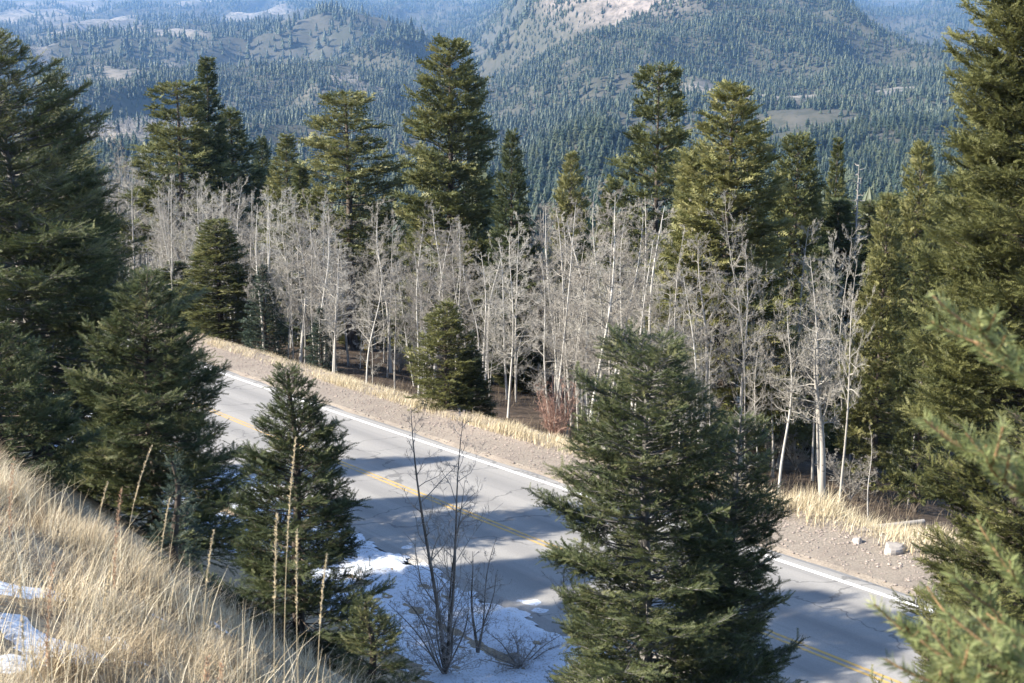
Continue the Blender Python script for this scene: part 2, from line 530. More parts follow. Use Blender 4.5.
zone = np.stack([sstep(-29.5, -32.5, lat), farm, rockm], -1).reshape(-1, 3)
ny, nx = GXX.shape
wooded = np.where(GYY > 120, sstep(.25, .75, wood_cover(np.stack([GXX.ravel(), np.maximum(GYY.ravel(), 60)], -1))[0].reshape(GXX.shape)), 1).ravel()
ii = (np.arange(ny - 1)[:, None] * nx + np.arange(nx - 1)[None, :]).ravel()
gf = np.stack([ii, ii + 1, ii + nx + 1, ii + nx], -1)
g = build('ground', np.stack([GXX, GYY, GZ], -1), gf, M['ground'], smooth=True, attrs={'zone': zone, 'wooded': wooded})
tag(g, kind='structure')


def bend(a):                      # the road eases to the right far down the hill
    return -0.00035 * np.clip(a - 40, 0, None) ** 2


def strip(name, l0, l1, dz, m, kind='structure', n_l=2, a0=-60., a1=150., da=0.8, edge=0.0, side=0.0, seed=3):
    a = np.arange(a0, a1, da); t = np.linspace(0, 1, n_l)
    A, T = np.meshgrid(a, t, indexing='ij')
    L = l0 + (l1 - l0) * T + bend(A)
    if edge:
        e = edge * (fbm(A / 1.7, A * 0 + 3.1, 4, seed))
        L = L + np.where(T == 0, e, 0) + np.where(T == 1, edge * fbm(A / 1.3, A * 0 + 9.7, 4, seed + 5), 0)
    X = A * UD[0] + L * UN[0]; Y = A * UD[1] + L * UN[1]
    Z = -11 + GRADE * A + dz
    if side:                       # thickness at both edges so that the sheet has no paper edge
        Z = Z - np.where((T == 0) | (T == 1), side, 0)
    n, k = A.shape
    i = (np.arange(n - 1)[:, None] * k + np.arange(k - 1)[None, :]).ravel()
    V = np.stack([X, Y, Z], -1).reshape(-1, 3)
    mid = (L - bend(A))
    wheel = sum(np.exp(-((mid - c) / 0.42) ** 2) for c in (-18.15, -19.6, -21.4, -23.0))
    o = build(name, V, np.stack([i, i + k, i + k + 1, i + 1], -1), m, smooth=False,
              attrs={'al': np.stack([A, L, Z * 0], -1).reshape(-1, 3), 'wheel': np.clip(wheel, 0, 1).ravel()})
    return tag(o, kind=kind)


strip('road', -24.75, -16.75, 0.0, M['asphalt'], n_l=28, edge=0.16, side=0.10)
strip('gravel_shoulder', -28.3, -24.55, -0.035, M['gravel'], n_l=10, edge=0.25, side=0.12, seed=14)
strip('edge_line', -24.17, -24.02, 0.005, M['white_paint'], da=.5)
strip('centre_line', -20.45, -20.36, 0.005, M['yellow_paint'], da=.5)
strip('centre_line', -20.26, -20.17, 0.005, M['yellow_paint'], da=.5)


# snow: a lumpy sheet that dips under the ground where it has melted
def snow_sheet(name, a0, a1, l0, l1, step, fn, label):
    a = np.arange(a0, a1, step); l = np.arange(l0, l1, step)
    A, L = np.meshgrid(a, l, indexing='ij')
    X = A * UD[0] + L * UN[0]; Y = A * UD[1] + L * UN[1]
    Zt = z_near(X, Y)
    road = -11 + GRADE * A
    Zt = np.where(L < -16.4, np.maximum(Zt, road + 0.003), Zt)
    Z = Zt + fn(A, L, X, Y)
    n, k = A.shape
    i = (np.arange(n - 1)[:, None] * k + np.arange(k - 1)[None, :]).ravel()
    q = np.stack([i, i + k, i + k + 1, i + 1], -1)
    th = fn(A, L, X, Y).ravel()
    q = q[(th[q] > -0.03).any(1)]
    used = np.unique(q); re = np.zeros(len(th), int); re[used] = np.arange(len(used))
    o = build(name, np.stack([X, Y, Z], -1).reshape(-1, 3)[used], re[q], M['snow'], smooth=True)
    tag(o, label, 'snow', kind='stuff')
    return o


def sn_road(A, L, X, Y):
    lb = L - bend(A)
    body = sstep(-17.0, -16.2, lb) * sstep(-12.6, -13.8, lb)
    rut = np.exp(-((lb + 16.15) / 0.12) ** 2) + np.exp(-((lb + 15.3) / 0.10) ** 2)
    th = 0.120 * body - 0.056 + 0.11 * fbm(X / .7, Y / .8, 5, 21) + .03 * fbm(X / .25, Y / .25, 2, 22) - 0.06 * rut
    return np.minimum(th, 0.07 + .02 * fbm(X / .3, Y / .3, 3, 23))


PATCH = [(*ground_at(px, py)[:2], r) for px, py, r in ((125, 592, .42), (95, 618, .3), (245, 648, .34), (205, 625, .25), (180, 662, .3), (290, 668, .25), (60, 575, .3), (30, 520, .3), (150, 545, .22))]


def sn_bank(A, L, X, Y):
    bump = sum(np.exp(-(((X - x) / (r * 1.7)) ** 2 + ((Y - y) / (r * 3.0)) ** 2)) for x, y, r in PATCH)
    return np.minimum(-0.070 + .080 * bump + 0.10 * fbm(X / .9 + 4.2, Y / .9, 4, 55) + 0.09 * fbm(X / .28, Y / .28, 3, 56) - 0.12 * sstep(-1.6, -2.3, L if np.ndim(L) else UN[0] * X + UN[1] * Y), 0.035)


snow_sheet('roadside_snow', -5, 75, -17.6, -12.2, 0.12, sn_road, 'thin snow lying along the near edge of the asphalt')
snow_sheet('bank_snow', -3, 26, -6, 6, 0.10, sn_bank, 'patchy snow among the dry grass of the near bank')


# ------------------------------------------------------------------ grass
def blades(P, H, lean_az, lean, width, seg=3, r=rng):
    """Tapering bent blades at P: vertices, triangles+quads, tint."""
    N = len(P)
    t = np.linspace(0, 1, seg + 1)
    d = np.stack([np.cos(lean_az), np.sin(lean_az), np.zeros(N)], -1)
    wv = np.stack([-np.sin(lean_az + r.normal(0, .9, N)), np.cos(lean_az), np.zeros(N)], -1); wv = unit(wv)
    C = P[:, None] + d[:, None] * (lean * H)[:, None, None] * (t ** 1.8)[None, :, None] + np.array([0, 0, 1.])[None, None] * (H * np.sqrt(np.clip(1 - 0.35 * lean ** 2, .3, 1)))[:, None, None] * (t - 0.18 * np.clip(lean, 0, 1.2)[:, None] * t ** 2)[..., None]
    w = width[:, None] * (1 - t[None] ** 1.6) * 0.5 + 0.0004
    V = np.stack([C - wv[:, None] * w[..., None], C + wv[:, None] * w[..., None]], 2).reshape(-1, 3)
    n = np.arange(N)[:, None] * (seg + 1) * 2; k = np.arange(seg)[None] * 2
    F = np.stack([n + k, n + k + 1, n + k + 3, n + k + 2], -1).reshape(-1, 4)
    return V, F


def grass_obj(name, P, H, W, label, m, lean_mu=0.55, wind=0.35, tint=None, seg=3):
    N = len(P)
    az = np.where(rng.random(N) < 0.6, wind + 2.2 * fbm(P[:, 0] / .35, P[:, 1] / .35, 3, 170) + rng.normal(0, .8, N), rng.uniform(0, 2 * np.pi, N))
    V, F = blades(P, H, az, np.abs(rng.normal(lean_mu, .3, N)), W, seg)
    t = rng.random(N) if tint is None else np.clip(tint + rng.normal(0, .2, N), 0, 1)
    o = build(name, V, F, m, attrs={'tint': np.repeat(t, (seg + 1) * 2)})
    return tag(o, label, 'grass', kind='stuff')


# foreground bank
N = 150000
Yg = 2.2 + rng.random(N) ** 0.85 * 11.5
Xg = (rng.random(N) * (Yg * 0.36 + 1.2 + 1.0)) - (Yg * 0.36 + 1.2)
lg = UN[0] * Xg + UN[1] * Yg
cl = fbm(Xg / .45, Yg / .45, 3, 70)
snowy = sn_bank(0, 0, Xg, Yg)
keep = (rng.random(N) < np.where(snowy > 0.0, .28, 1)) & (lg > -5.2) & (rng.random(N) < np.clip(0.45 + 1.8 * cl, 0.03, 1)) & ((lg > -3.4) | (rng.random(N) < .35))
Xg, Yg, lg, cl = Xg[keep], Yg[keep], lg[keep], cl[keep]
Zg = terrain(Xg, Yg)
big = fbm(Xg / 1.6, Yg / 1.6, 2, 72)
Hh = (0.09 + 0.15 * rng.random(len(Xg)) + 0.18 * np.clip(cl, 0, 1)) * (1 + 0.5 * big)
Hh = Hh * np.where(sn_bank(0, 0, Xg, Yg) > -.012, .5, 1)
grass_obj('dry_grass', np.stack([Xg, Yg, Zg - .01], -1), Hh, 0.0020 + 0.0026 * rng.random(len(Xg)), 'dry tan grass covering the near bank', M['straw'], 0.62, 0.2, 0.45 + 0.35 * big + 0.5 * fbm(Xg / .22, Yg / .22, 2, 73))
N2 = 2600
Yg = 2.6 + rng.random(N2) * 9; Xg = -(Yg * .37 + .8) + rng.random(N2) * (Yg * .33 + .9); lg = UN[0] * Xg + UN[1] * Yg
k2 = (lg > -3.0) & (fbm(Xg / .6, Yg / .6, 2, 75) > -.12); Xg, Yg = Xg[k2], Yg[k2]
grass_obj('tall_dry_grass', np.stack([Xg, Yg, terrain(Xg, Yg) - .01], -1), 0.28 + 0.28 * rng.random(len(Xg)), 0.0035 + 0.002 * rng.random(len(Xg)), 'tall thin dry stems scattered over the near bank', M['straw_pale'], 0.35, 0.3, seg=4)

# far verge of the road
N = 170000
A = rng.uniform(5, 108, N); L = rng.normal(-28.4, 0.95, N) + 0.8 * fbm(A / 7, A * 0, 2, 81)
dens = 0.75 + 0.8 * fbm(A / 3.2, L / 1.5, 3, 82)
k = (rng.random(N) < dens) & (L < -26.9) & (L > -31.4); A, L = A[k], L[k]
Lb = L + bend(A); Xg = A * UD[0] + Lb * UN[0]; Yg = A * UD[1] + Lb * UN[1]
tall = 1 + 0.9 * np.exp(-((A - 28) / 7) ** 2)
grass_obj('verge_grass', np.stack([Xg, Yg, terrain(Xg, Yg) - .02], -1), (0.20 + .32 * rng.random(len(Xg))) * tall * np.clip(1 + .6 * fbm(Xg / 1.3, Yg / 1.3, 2, 84), .4, 2), 0.016 + .010 * rng.random(len(Xg)), 'pale dry grass along the far edge of the gravel', M['straw_pale'], 0.4, 0.2, seg=2)
N = 9000
A = rng.uniform(0, 130, N); L = rng.uniform(-28.2, -26.6, N) + bend(A); k = fbm(A / 2, L / .6, 3, 88) > 0.12; A, L = A[k], L[k]
Xg = A * UD[0] + L * UN[0]; Yg = A * UD[1] + L * UN[1]
grass_obj('gravel_grass', np.stack([Xg, Yg, -11 + GRADE * A - .05], -1), 0.10 + .15 * rng.random(len(Xg)), 0.012 + 0 * Xg, 'sparse low dry grass growing in the gravel', M['straw_pale'], 0.6, seg=2)
# litter-brown undergrowth at the forest edge
N = 26000
A = rng.uniform(5, 120, N); L = -30.6 - np.abs(rng.normal(0, 5, N)); k = fbm(A / 5, L / 5, 3, 89) > -0.1; A, L = A[k], L[k]
Xg = A * UD[0] + L * UN[0]; Yg = A * UD[1] + L * UN[1]
M['under'] = straw_mat('undergrowth_brown', (0.05, 0.04, 0.03), (0.13, 0.10, 0.075), (0.26, 0.21, 0.15))
grass_obj('undergrowth', np.stack([Xg, Yg, terrain(Xg, Yg) - .02], -1), 0.3 + .7 * rng.random(len(Xg)), 0.012 + .012 * rng.random(len(Xg)), 'brown brush and dead stems on the forest floor', M['under'], 0.7, seg=2)


# gravel stones
def stones(P, R, r=rng):
    ico = np.array([[0, 0, 1], [.9, 0, .3], [.3, .85, .3], [-.7, .5, .3], [-.7, -.5, .3], [.3, -.85, .3], [0, 0, -.5]])
    fc = np.array([[0, 1, 2], [0, 2, 3], [0, 3, 4], [0, 4, 5], [0, 5, 1], [6, 2, 1], [6, 3, 2], [6, 4, 3], [6, 5, 4], [6, 1, 5]])
    N = len(P); an = r.uniform(0, 6.28, N); ca, sa = np.cos(an), np.sin(an)
    T = ico[None] * r.uniform(.6, 1.3, (N, 7, 3)) * R[:, None, None]
    V = np.stack([T[..., 0] * ca[:, None] - T[..., 1] * sa[:, None], T[..., 0] * sa[:, None] + T[..., 1] * ca[:, None], T[..., 2] * .7], -1) + P[:, None]
    return V.reshape(-1, 3), (fc[None] + np.arange(N)[:, None, None] * 7).reshape(-1, 3)


N = 24000
A = rng.uniform(5, 100, N); L = -24.7 - rng.random(N) ** .7 * 3.6
Lb = L + bend(A); P = np.stack([A * UD[0] + Lb * UN[0], A * UD[1] + Lb * UN[1], -11 + GRADE * A - .035], -1)
V, F = stones(P, 0.012 + .05 * rng.random(N) ** 5 + 0.02 * rng.random(N))
tag(build('gravel', V, F, M['pebble']), 'loose pinkish stones scattered over the gravel shoulder', 'gravel', kind='stuff')


# ------------------------------------------------------------------ conifers
def spray_tpl(pairs, nl, w, r):
    """A fir twig along +x, length 1: narrow needles in two flat ranks and a few upright."""
    V, F = [], []
    def tri(b, tip, wd):
        i = len(V); V.extend([(b[0] - wd, b[1], b[2]), (b[0] + wd, b[1], b[2]), tip]); F.append((i, i + 1, i + 2))
    for i in range(pairs):
        x = (i + .3) / pairs * 0.95; sc = (1 - .45 * x) * nl
        for s in (-1, 1):
            tri((x, 0, 0), (x + sc * r.uniform(.45, .7), s * sc * r.uniform(.6, .85), sc * r.uniform(-.1, .35)), w)
        if i % 2 == 0:
            tri((x, 0, 0), (x + sc * .6, sc * r.uniform(-.3, .3), sc * r.uniform(.45, .75)), w)
    tri((.8, 0, 0), (1.12, 0, .06), w)
    return np.array(V), np.array(F)


def conifer_parts(seed, H, R, whorl, nb, spray, pairs, nl=.30, w=.05, clear=.06, sec_step=.16, power=.85, gap=.12, up=35, low=-14, irregular=.25, dense=1.0, bulge=0.0, lean=(0, 0), trunk_r=None):
    r = np.random.default_rng(seed)
    tp = [spray_tpl(pairs, nl, w, r) for _ in range(3)]
    def trunk_c(t):
        t = np.asarray(t)
        return np.stack([lean[0] * t ** 1.5 * H + .05 * np.sin(t * 7 + seed) * t, lean[1] * t ** 1.5 * H + .05 * np.cos(t * 5 + seed) * t, t * H], -1)
    tr = trunk_r or (0.012 * H + .03)
    tt = np.linspace(0, 1, 14)
    trunk = tubes(trunk_c(tt)[None], (tr * (1 - tt) ** .9 + .012)[None] * np.where(tt == 0, 1.35, 1)[None], 8)
    az0 = 0.0
    B = []                                             # base, azimuth, length, pitch, t
    z = clear * H
    side = r.normal(0, 1, 8)
    while z < H * .985:
        t = z / H
        prof = (1 - t) ** power + bulge * math.sin(math.pi * min(1, t * 1.6))
        if t < .14: prof *= .75 + .25 * (t / .14)
        n = max(3, int(round(nb * (1.0 if t < .8 else .8))))
        az0 += 2.4
        for j in range(n):
            az = az0 + 2 * math.pi * j / n + r.normal(0, .22)
            if r.random() < gap: continue
            lump = 1 + irregular * (math.sin(az * 2 + t * 9 + side[0]) * .5 + math.sin(az * 3 - t * 14 + side[1]) * .5)
            Ln = max(.10 * R, R * prof * lump * r.uniform(.72, 1.12))
            e = math.radians(low + (up - low) * t ** .9 + r.normal(0, 7))
            B.append((t, az, Ln, e, z + r.uniform(-.4, .4) * whorl))
        z += whorl * (1.0 - .45 * t)
    B.append((.985, 0, spray * 1.4, 1.45, H * .97))
    B = np.array(B); nB = len(B)
    az, Ln, e = B[:, 1], B[:, 2], B[:, 3]
    dh = np.stack([np.cos(az), np.sin(az), np.zeros(nB)], -1)
    base = trunk_c(np.clip(B[:, 4] / H, 0, 1))
    curl = r.uniform(.05, .28, nB) * (1 - B[:, 0] * .6); sag = r.uniform(.0, .22, nB) * (1 - B[:, 0])
    bw = r.normal(0, .12, nB)
    perp = np.stack([-dh[:, 1], dh[:, 0], np.zeros(nB)], -1)
    def bpos(i, s):
        s = np.asarray(s)[..., None]
        Li = Ln[i][:, None] if np.ndim(i) else Ln[i]
        return base[i] + dh[i] * Li * s * np.cos(e[i])[:, None] + perp[i] * (bw[i] * Ln[i])[:, None] * s ** 2 + np.array([0, 0, 1.]) * (Li * (np.tan(np.clip(e[i], -1.2, 1.2))[:, None] * np.cos(e[i])[:, None] * s - sag[i][:, None] * s * (1 - s) * 1.6 + curl[i][:, None] * s ** 2.5))
    # limbs
    ss = np.linspace(0, .93, 6)
    I = np.repeat(np.arange(nB), 6); Pb = bpos(I, np.tile(ss, nB)).reshape(nB, 6, 3)
    rb = (0.008 + .011 * Ln)[:, None] * (1 - ss[None] * .85) * min(1.0, .35 + H / 14)
    limbs = [tubes(Pb, rb, 4)]
    # side twigs along each limb
    cnt = np.maximum(3, (Ln / sec_step * dense)).astype(int)
    bi = np.repeat(np.arange(nB), cnt)
    order = np.concatenate([np.arange(c) for c in cnt])
    s = np.sqrt((order + r.random(len(bi))) / cnt[bi]) * .80 + .20
    s = np.clip(s, .16, .99)
    sg = np.where(order % 2 == 0, 1., -1.)
    p0 = bpos(bi, s); p1 = bpos(bi, s + .02); ax = unit(p1 - p0)
    sd = unit(np.cross(ax, np.array([0, 0, 1.]))) * sg[:, None]
    ang = np.radians(r.uniform(38, 72, len(bi)))
    tl = (Ln[bi] * (.13 + .52 * (1 - s)) * r.uniform(.6, 1.15, len(bi))) + spray * .5
    tdir = unit(ax * np.cos(ang)[:, None] + sd * np.sin(ang)[:, None] + np.array([0, 0, 1.]) * r.normal(.0, .16, len(bi))[:, None])
    tp2 = np.stack([p0, p0 + tdir * (tl * .5)[:, None], p0 + tdir * (tl * .95)[:, None] + np.array([0, 0, .05]) * tl[:, None]], 1)
    if spray < .2: limbs.append(tubes(tp2, np.array([.005, .0035, .002])[None].repeat(len(bi), 0) * (.6 + .5 * H / 8), 3))
    # sprays along the side twigs
    ns_ = np.maximum(2, np.round(tl / (spray * .36))).astype(int)
    ti = np.repeat(np.arange(len(bi)), ns_); od = np.concatenate([np.arange(c) for c in ns_])
    f = (od + r.uniform(0, .6, len(ti))) / ns_[ti]
    pos = p0[ti] + tdir[ti] * (tl[ti] * f)[:, None] + np.array([0, 0, .05]) * (tl[ti] * f * f)[:, None]
    osg = np.where(od % 2 == 0, 1., -1.)
    nrm = unit(np.cross(tdir[ti], np.cross(np.array([0, 0, 1.]), tdir[ti])))
    lateral = np.cross(nrm, tdir[ti])
    axs = unit(tdir[ti] * 1.0 + lateral * (osg * r.uniform(.1, .8, len(ti)))[:, None] + r.normal(0, .34, (len(ti), 3)) + np.array([0, 0, .14]))
    # and at limb tips
    kt = 4
    tb = np.repeat(np.arange(nB), kt); tpz = bpos(tb, r.uniform(.82, 1.0, len(tb)))
    tax = unit(bpos(tb, np.ones(len(tb))) - bpos(tb, np.full(len(tb), .9)) + r.normal(0, .035, (len(tb), 3)) * Ln[tb][:, None] * .6)
    pos = np.concatenate([pos, tpz]); axs = np.concatenate([axs, tax]); bid = np.concatenate([bi[ti], tb])
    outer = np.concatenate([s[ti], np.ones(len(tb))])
    n = len(pos)
    upv = unit(np.array([0, 0, 1.]) + r.normal(0, .55, (n, 3)))
    sdv = unit(np.cross(upv, axs)); upv = np.cross(axs, sdv)
    size = spray * r.uniform(.7, 1.3, n) * (.75 + .25 * np.clip(Ln[bid] / R * 2, 0, 1))
    btint = r.normal(0, .13, nB)
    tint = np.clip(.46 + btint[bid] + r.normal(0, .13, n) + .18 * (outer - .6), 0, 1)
    Vs, Fs, Ts, off = [], [], [], 0
    pick = r.integers(0, 3, n)
    for q in range(3):
        mk = pick == q
        tv, tf = tp[q]
        V = pos[mk][:, None] + size[mk][:, None, None] * (tv[None, :, 0:1] * axs[mk][:, None] + tv[None, :, 1:2] * sdv[mk][:, None] + tv[None, :, 2:3] * upv[mk][:, None])
        c = mk.sum()
        Fs.append((tf[None] + (np.arange(c) * len(tv))[:, None, None]).reshape(-1, 3) + off)
        Vs.append(V.reshape(-1, 3)); Ts.append(np.repeat(tint[mk], len(tv))); off += c * len(tv)
    return trunk, join(limbs), (np.concatenate(Vs), np.concatenate(Fs), np.concatenate(Ts))


def make_conifer(name, label, loc, rz, needles, bark='bark', group=None, cat='conifer tree', **kw):
    tr, lb, (V, F, T) = conifer_parts(**kw)
    t = thing(name, label, cat, loc, rz, group)
    a = build('trunk', tr[0], tr[1], M[bark], t, smooth=True)
    b = build('limbs', lb[0], lb[1], M[bark], t)
    c = build('crown', V, F, M[needles], t, attrs={'tint': T})
    KIDS[t.name] = [a, b, c]
    return t


def stand_tree(px, Y, top_py):
    """Ground point and height for a tree at column px, depth Y, with its top at picture row top_py."""
    p = stand(px, Y); z = at(px, top_py, Y)[2]
    return p, z - p[2]


GC = 'conifers on the near bank'
def hero(name, label, px, Y, top, Rpx, needles, seed, rz=0, group=GC, **kw):
    p, H = stand_tree(px, Y, top)
    d = dict(seed=seed, H=H + .1, R=Rpx / FPX * Y, whorl=.24, nb=6, spray=.13, pairs=8, nl=.30, w=.046, sec_step=.10)
    kw = dict(kw); kw['whorl'] = kw.get('whorl', .24) * .52; kw['sec_step'] = kw.get('sec_step', .10) * .54
    d.update(kw)
    return make_conifer(name, label, p - np.array([0, 0, .1]), rz, needles, group=group, **d)


hero('fir_tree', 'tall broad dark fir filling the left edge above the grass bank', 42, 25, 28, 172, 'fir_dark', 11, bark='bark_grey', whorl=.27, nb=6, spray=.17, sec_step=.13, power=.68, irregular=.5, gap=.20, clear=.02, up=30, low=-18, lean=(-.04, 0))
hero('fir_tree', 'dark fir with a blunt top just behind the tall fir at the left edge', 82, 36, 72, 95, 'fir_dark', 12, whorl=.36, spray=.22, sec_step=.18, pairs=5, w=.075, clear=.05)
hero('fir_tree', 'lower dark fir leaning its boughs toward the road, right of the tall left fir', 158, 22, 275, 110, 'fir_dark', 13, whorl=.23, spray=.15, sec_step=.11, clear=.0, irregular=.4, power=.7)
hero('fir_tree', 'short dark fir at the lower left edge above the grass', 5, 18, 330, 95, 'fir_dark', 14, spray=.14, clear=0.0, power=.7)
hero('young_fir', 'small green sapling poking up in front of the dark firs by the grass', 178, 12, 462, 42, 'fir_blue', 15, whorl=.16, nb=5, spray=.08, sec_step=.06, clear=.0)
hero('fir_tree', 'dark fir with a thin leader standing between the grass bank and the snow', 300, 17, 370, 92, 'fir_dark', 16, whorl=.20, nb=6, spray=.115, sec_step=.085, power=.62, irregular=.2, up=45, clear=.0)
hero('young_fir', 'low dark fir at the foot of the thin-topped fir beside the snow', 372, 15.5, 600, 50, 'fir_dark', 17, whorl=.17, spray=.10, sec_step=.08, clear=.0, power=.7)
hero('fir_tree', 'large ragged fir standing in front of the road, beside the snow', 640, 16, 342, 106, 'fir_dark', 18, bark='bark_grey', whorl=.19, nb=5, spray=.125, sec_step=.095, power=.30, irregular=.42, gap=.07, bulge=.10, up=28, low=-22)
hero('fir_tree', 'lower fir grown into the right side of the large ragged fir', 722, 17, 415, 80, 'fir_dark', 19, bark='bark_grey', whorl=.22, nb=6, spray=.125, sec_step=.095, power=.38, irregular=.35, gap=.12, low=-20)
hero('fir_tree', 'bushy yellow-green fir at the lower right, boughs reaching over the road edge', 1000, 12.5, 430, 190, 'fir_gold', 20, whorl=.20, nb=6, spray=.10, sec_step=.075, power=.36, irregular=.5, gap=.16, up=30, low=-12)
hero('fir_tree', 'very tall yellow-green fir rising out of the picture at the right edge', 1012, 39, -95, 128, 'fir_gold', 21, group='conifers beyond the road', whorl=.36, nb=6, spray=.26, pairs=5, w=.075, sec_step=.18, power=.36, irregular=.3, gap=.10, clear=.22)

# ---- middle-distance kinds, built once
PROTO = {}
def proto(key, needles, **kw):
    d = dict(H=15., R=2.4, whorl=.52, nb=6, spray=.38, pairs=4, nl=.40, w=.11, sec_step=.20)
    d.update(kw); d['whorl'] *= .60; d['gap'] = d.get('gap', .06)
    t = make_conifer('fir_tree', 'x', (0, 0, 0), 0, needles, **d)
    PROTO[key] = (t, d['H'], d['R']); return t


proto('full', 'fir', seed=31, power=.42, irregular=.22, clear=.08, bulge=.05)
proto('cone', 'fir', seed=32, power=.70, clear=.05)
proto('gold', 'fir_gold', seed=33, power=.48, bulge=.08, clear=.10, irregular=.3)
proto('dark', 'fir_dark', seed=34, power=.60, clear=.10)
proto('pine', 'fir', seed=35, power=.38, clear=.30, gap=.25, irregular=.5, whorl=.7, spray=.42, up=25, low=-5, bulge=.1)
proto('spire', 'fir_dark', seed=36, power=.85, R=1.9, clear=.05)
proto('blue', 'fir_blue', seed=37, power=.8, H=8, R=1.8, whorl=.34, spray=.24, sec_step=.2, clear=.02)
proto('small', 'fir_gold', seed=38, power=.55, irregular=.4, H=5, R=1.3, whorl=.24, spray=.17, sec_step=.13, clear=.0)
USED = set()


def place(key, px, Y, top, Rpx, label, name='fir_tree', group='conifers beyond the road', cat='conifer tree', base=None):
    t, h0, r0 = PROTO[key]
    p, H = stand_tree(px, Y, top)
    p = p - np.array([0, 0, .15]); Rpx = Rpx * 1.28; sc = (Rpx / FPX * Y / r0, Rpx / FPX * Y / r0, (H + .15) / h0)
    rz = rng.uniform(0, 6.28)
    if key not in USED:
        USED.add(key); t.name = name; t.location = p; t.rotation_euler = (0, 0, rz); t.scale = sc
        KIDS[t.name] = [c for c in t.children] or KIDS.get(t.name)
        PROTO[key] = (t, h0, r0); tag(t, label, cat, group); return t
    return dup(t, name, label, cat, p, rz, sc, group)


place('full', 452, 90, 40, 48, 'tallest full dense fir standing alone above the bare aspens')
place('dark', 512, 84, 132, 27, 'dark fir just right of the tallest fir')
place('pine', 352, 98, 92, 50, 'broad open pine left of the tallest fir, boughs in clear tiers')
place('cone', 292, 112, 134, 34, 'blunt fir left of the broad open pine')
place('spire', 306, 98, 165, 25, 'narrow dark fir in front of the blunt fir, above the aspens')
place('pine', 188, 118, 82, 46, 'wide ragged conifer touching the tall thin spire on its right')
place('spire', 217, 121, 57, 30, 'tall thin spire-topped spruce above the left aspens', 'spruce_tree')
place('dark', 238, 124, 110, 40, 'dark fir hugging the right side of the thin spire')
place('dark', 62, 130, 100, 46, 'dark conifer behind the tall left fir')
place('dark', 268, 128, 138, 22, 'small dark fir top right of the spire group')
place('gold', 570, 96, 153, 22, 'small rounded fir top rising from the aspens right of centre')
place('gold', 604, 84, 190, 17, 'smallest yellow-green fir top between the aspens')
place('pine', 652, 80, 65, 42, 'tall irregular pine with gaps in its crown right of centre')
place('gold', 720, 58, 84, 60, 'large broad yellow-green fir right of the irregular pine')
place('gold', 683, 60, 150, 28, 'narrower yellow-green fir against the left side of the broad fir')
place('full', 786, 70, 136, 36, 'rounded fir between the broad fir and the dead snag')
place('cone', 824, 74, 138, 24, 'slim pointed fir beside the dead snag')
place('gold', 902, 56, 143, 33, 'full fir left of the very tall fir at the right edge')
place('gold', 872, 52, 196, 29, 'yellow-green fir with its lower trunk showing, right of the leaning aspens')
place('full', 915, 48, 232, 22, 'fir in front of the full fir, deep in the right-hand wood')
place('full', 222, 83, 220, 33, 'bright green fir standing at the bend by the end of the gravel')
place('blue', 266, 80, 266, 24, 'blue-green young fir beside the bright fir at the gravel edge')
place('blue', 322, 74.5, 308, 16, 'small blue-green fir low among the aspen trunks')
place('dark', 178, 97, 262, 34, 'dark fir half hidden behind the left firs near the bend')
place('small', 447, 57, 303, 32, 'small bright fir growing at the edge of the gravel below the tallest fir', 'young_fir')
place('dark', 472, 57.5, 345, 20, 'small dark fir touching the bright young fir at the gravel edge', 'young_fir')
place('cone', 350, 112, 215, 30, 'conifer behind the aspens below the broad pine')
# dark wood behind and between the aspens
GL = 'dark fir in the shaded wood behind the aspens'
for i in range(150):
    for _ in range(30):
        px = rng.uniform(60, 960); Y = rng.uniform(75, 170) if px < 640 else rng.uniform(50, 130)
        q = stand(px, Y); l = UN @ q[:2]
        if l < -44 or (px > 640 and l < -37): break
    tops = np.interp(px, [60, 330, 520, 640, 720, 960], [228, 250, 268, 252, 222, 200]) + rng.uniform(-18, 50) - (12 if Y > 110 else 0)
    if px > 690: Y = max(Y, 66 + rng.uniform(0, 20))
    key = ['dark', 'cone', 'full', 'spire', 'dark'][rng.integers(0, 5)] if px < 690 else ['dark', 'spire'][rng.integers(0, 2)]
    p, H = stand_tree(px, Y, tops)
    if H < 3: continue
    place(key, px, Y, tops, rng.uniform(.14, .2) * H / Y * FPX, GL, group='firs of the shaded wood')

# firs on the near bank outside the left edge, whose shadows cross the road
for i, (x, y, H, R) in enumerate([(-28, 41, 8.5, 2.0), (-18, 25.5, 8, 2), (-19.5, 29, 7, 2.2), (-23, 36.5, 6, 1.8)]):
    t, h0, r0 = PROTO['dark']
    dup(t, 'fir_tree', 'dark fir on the near bank beyond the left edge', 'conifer tree', (x, y, tz(x, y) - .1), i * 1.3, (R / r0, R / r0, H / h0), 'firs on the bank out of sight')


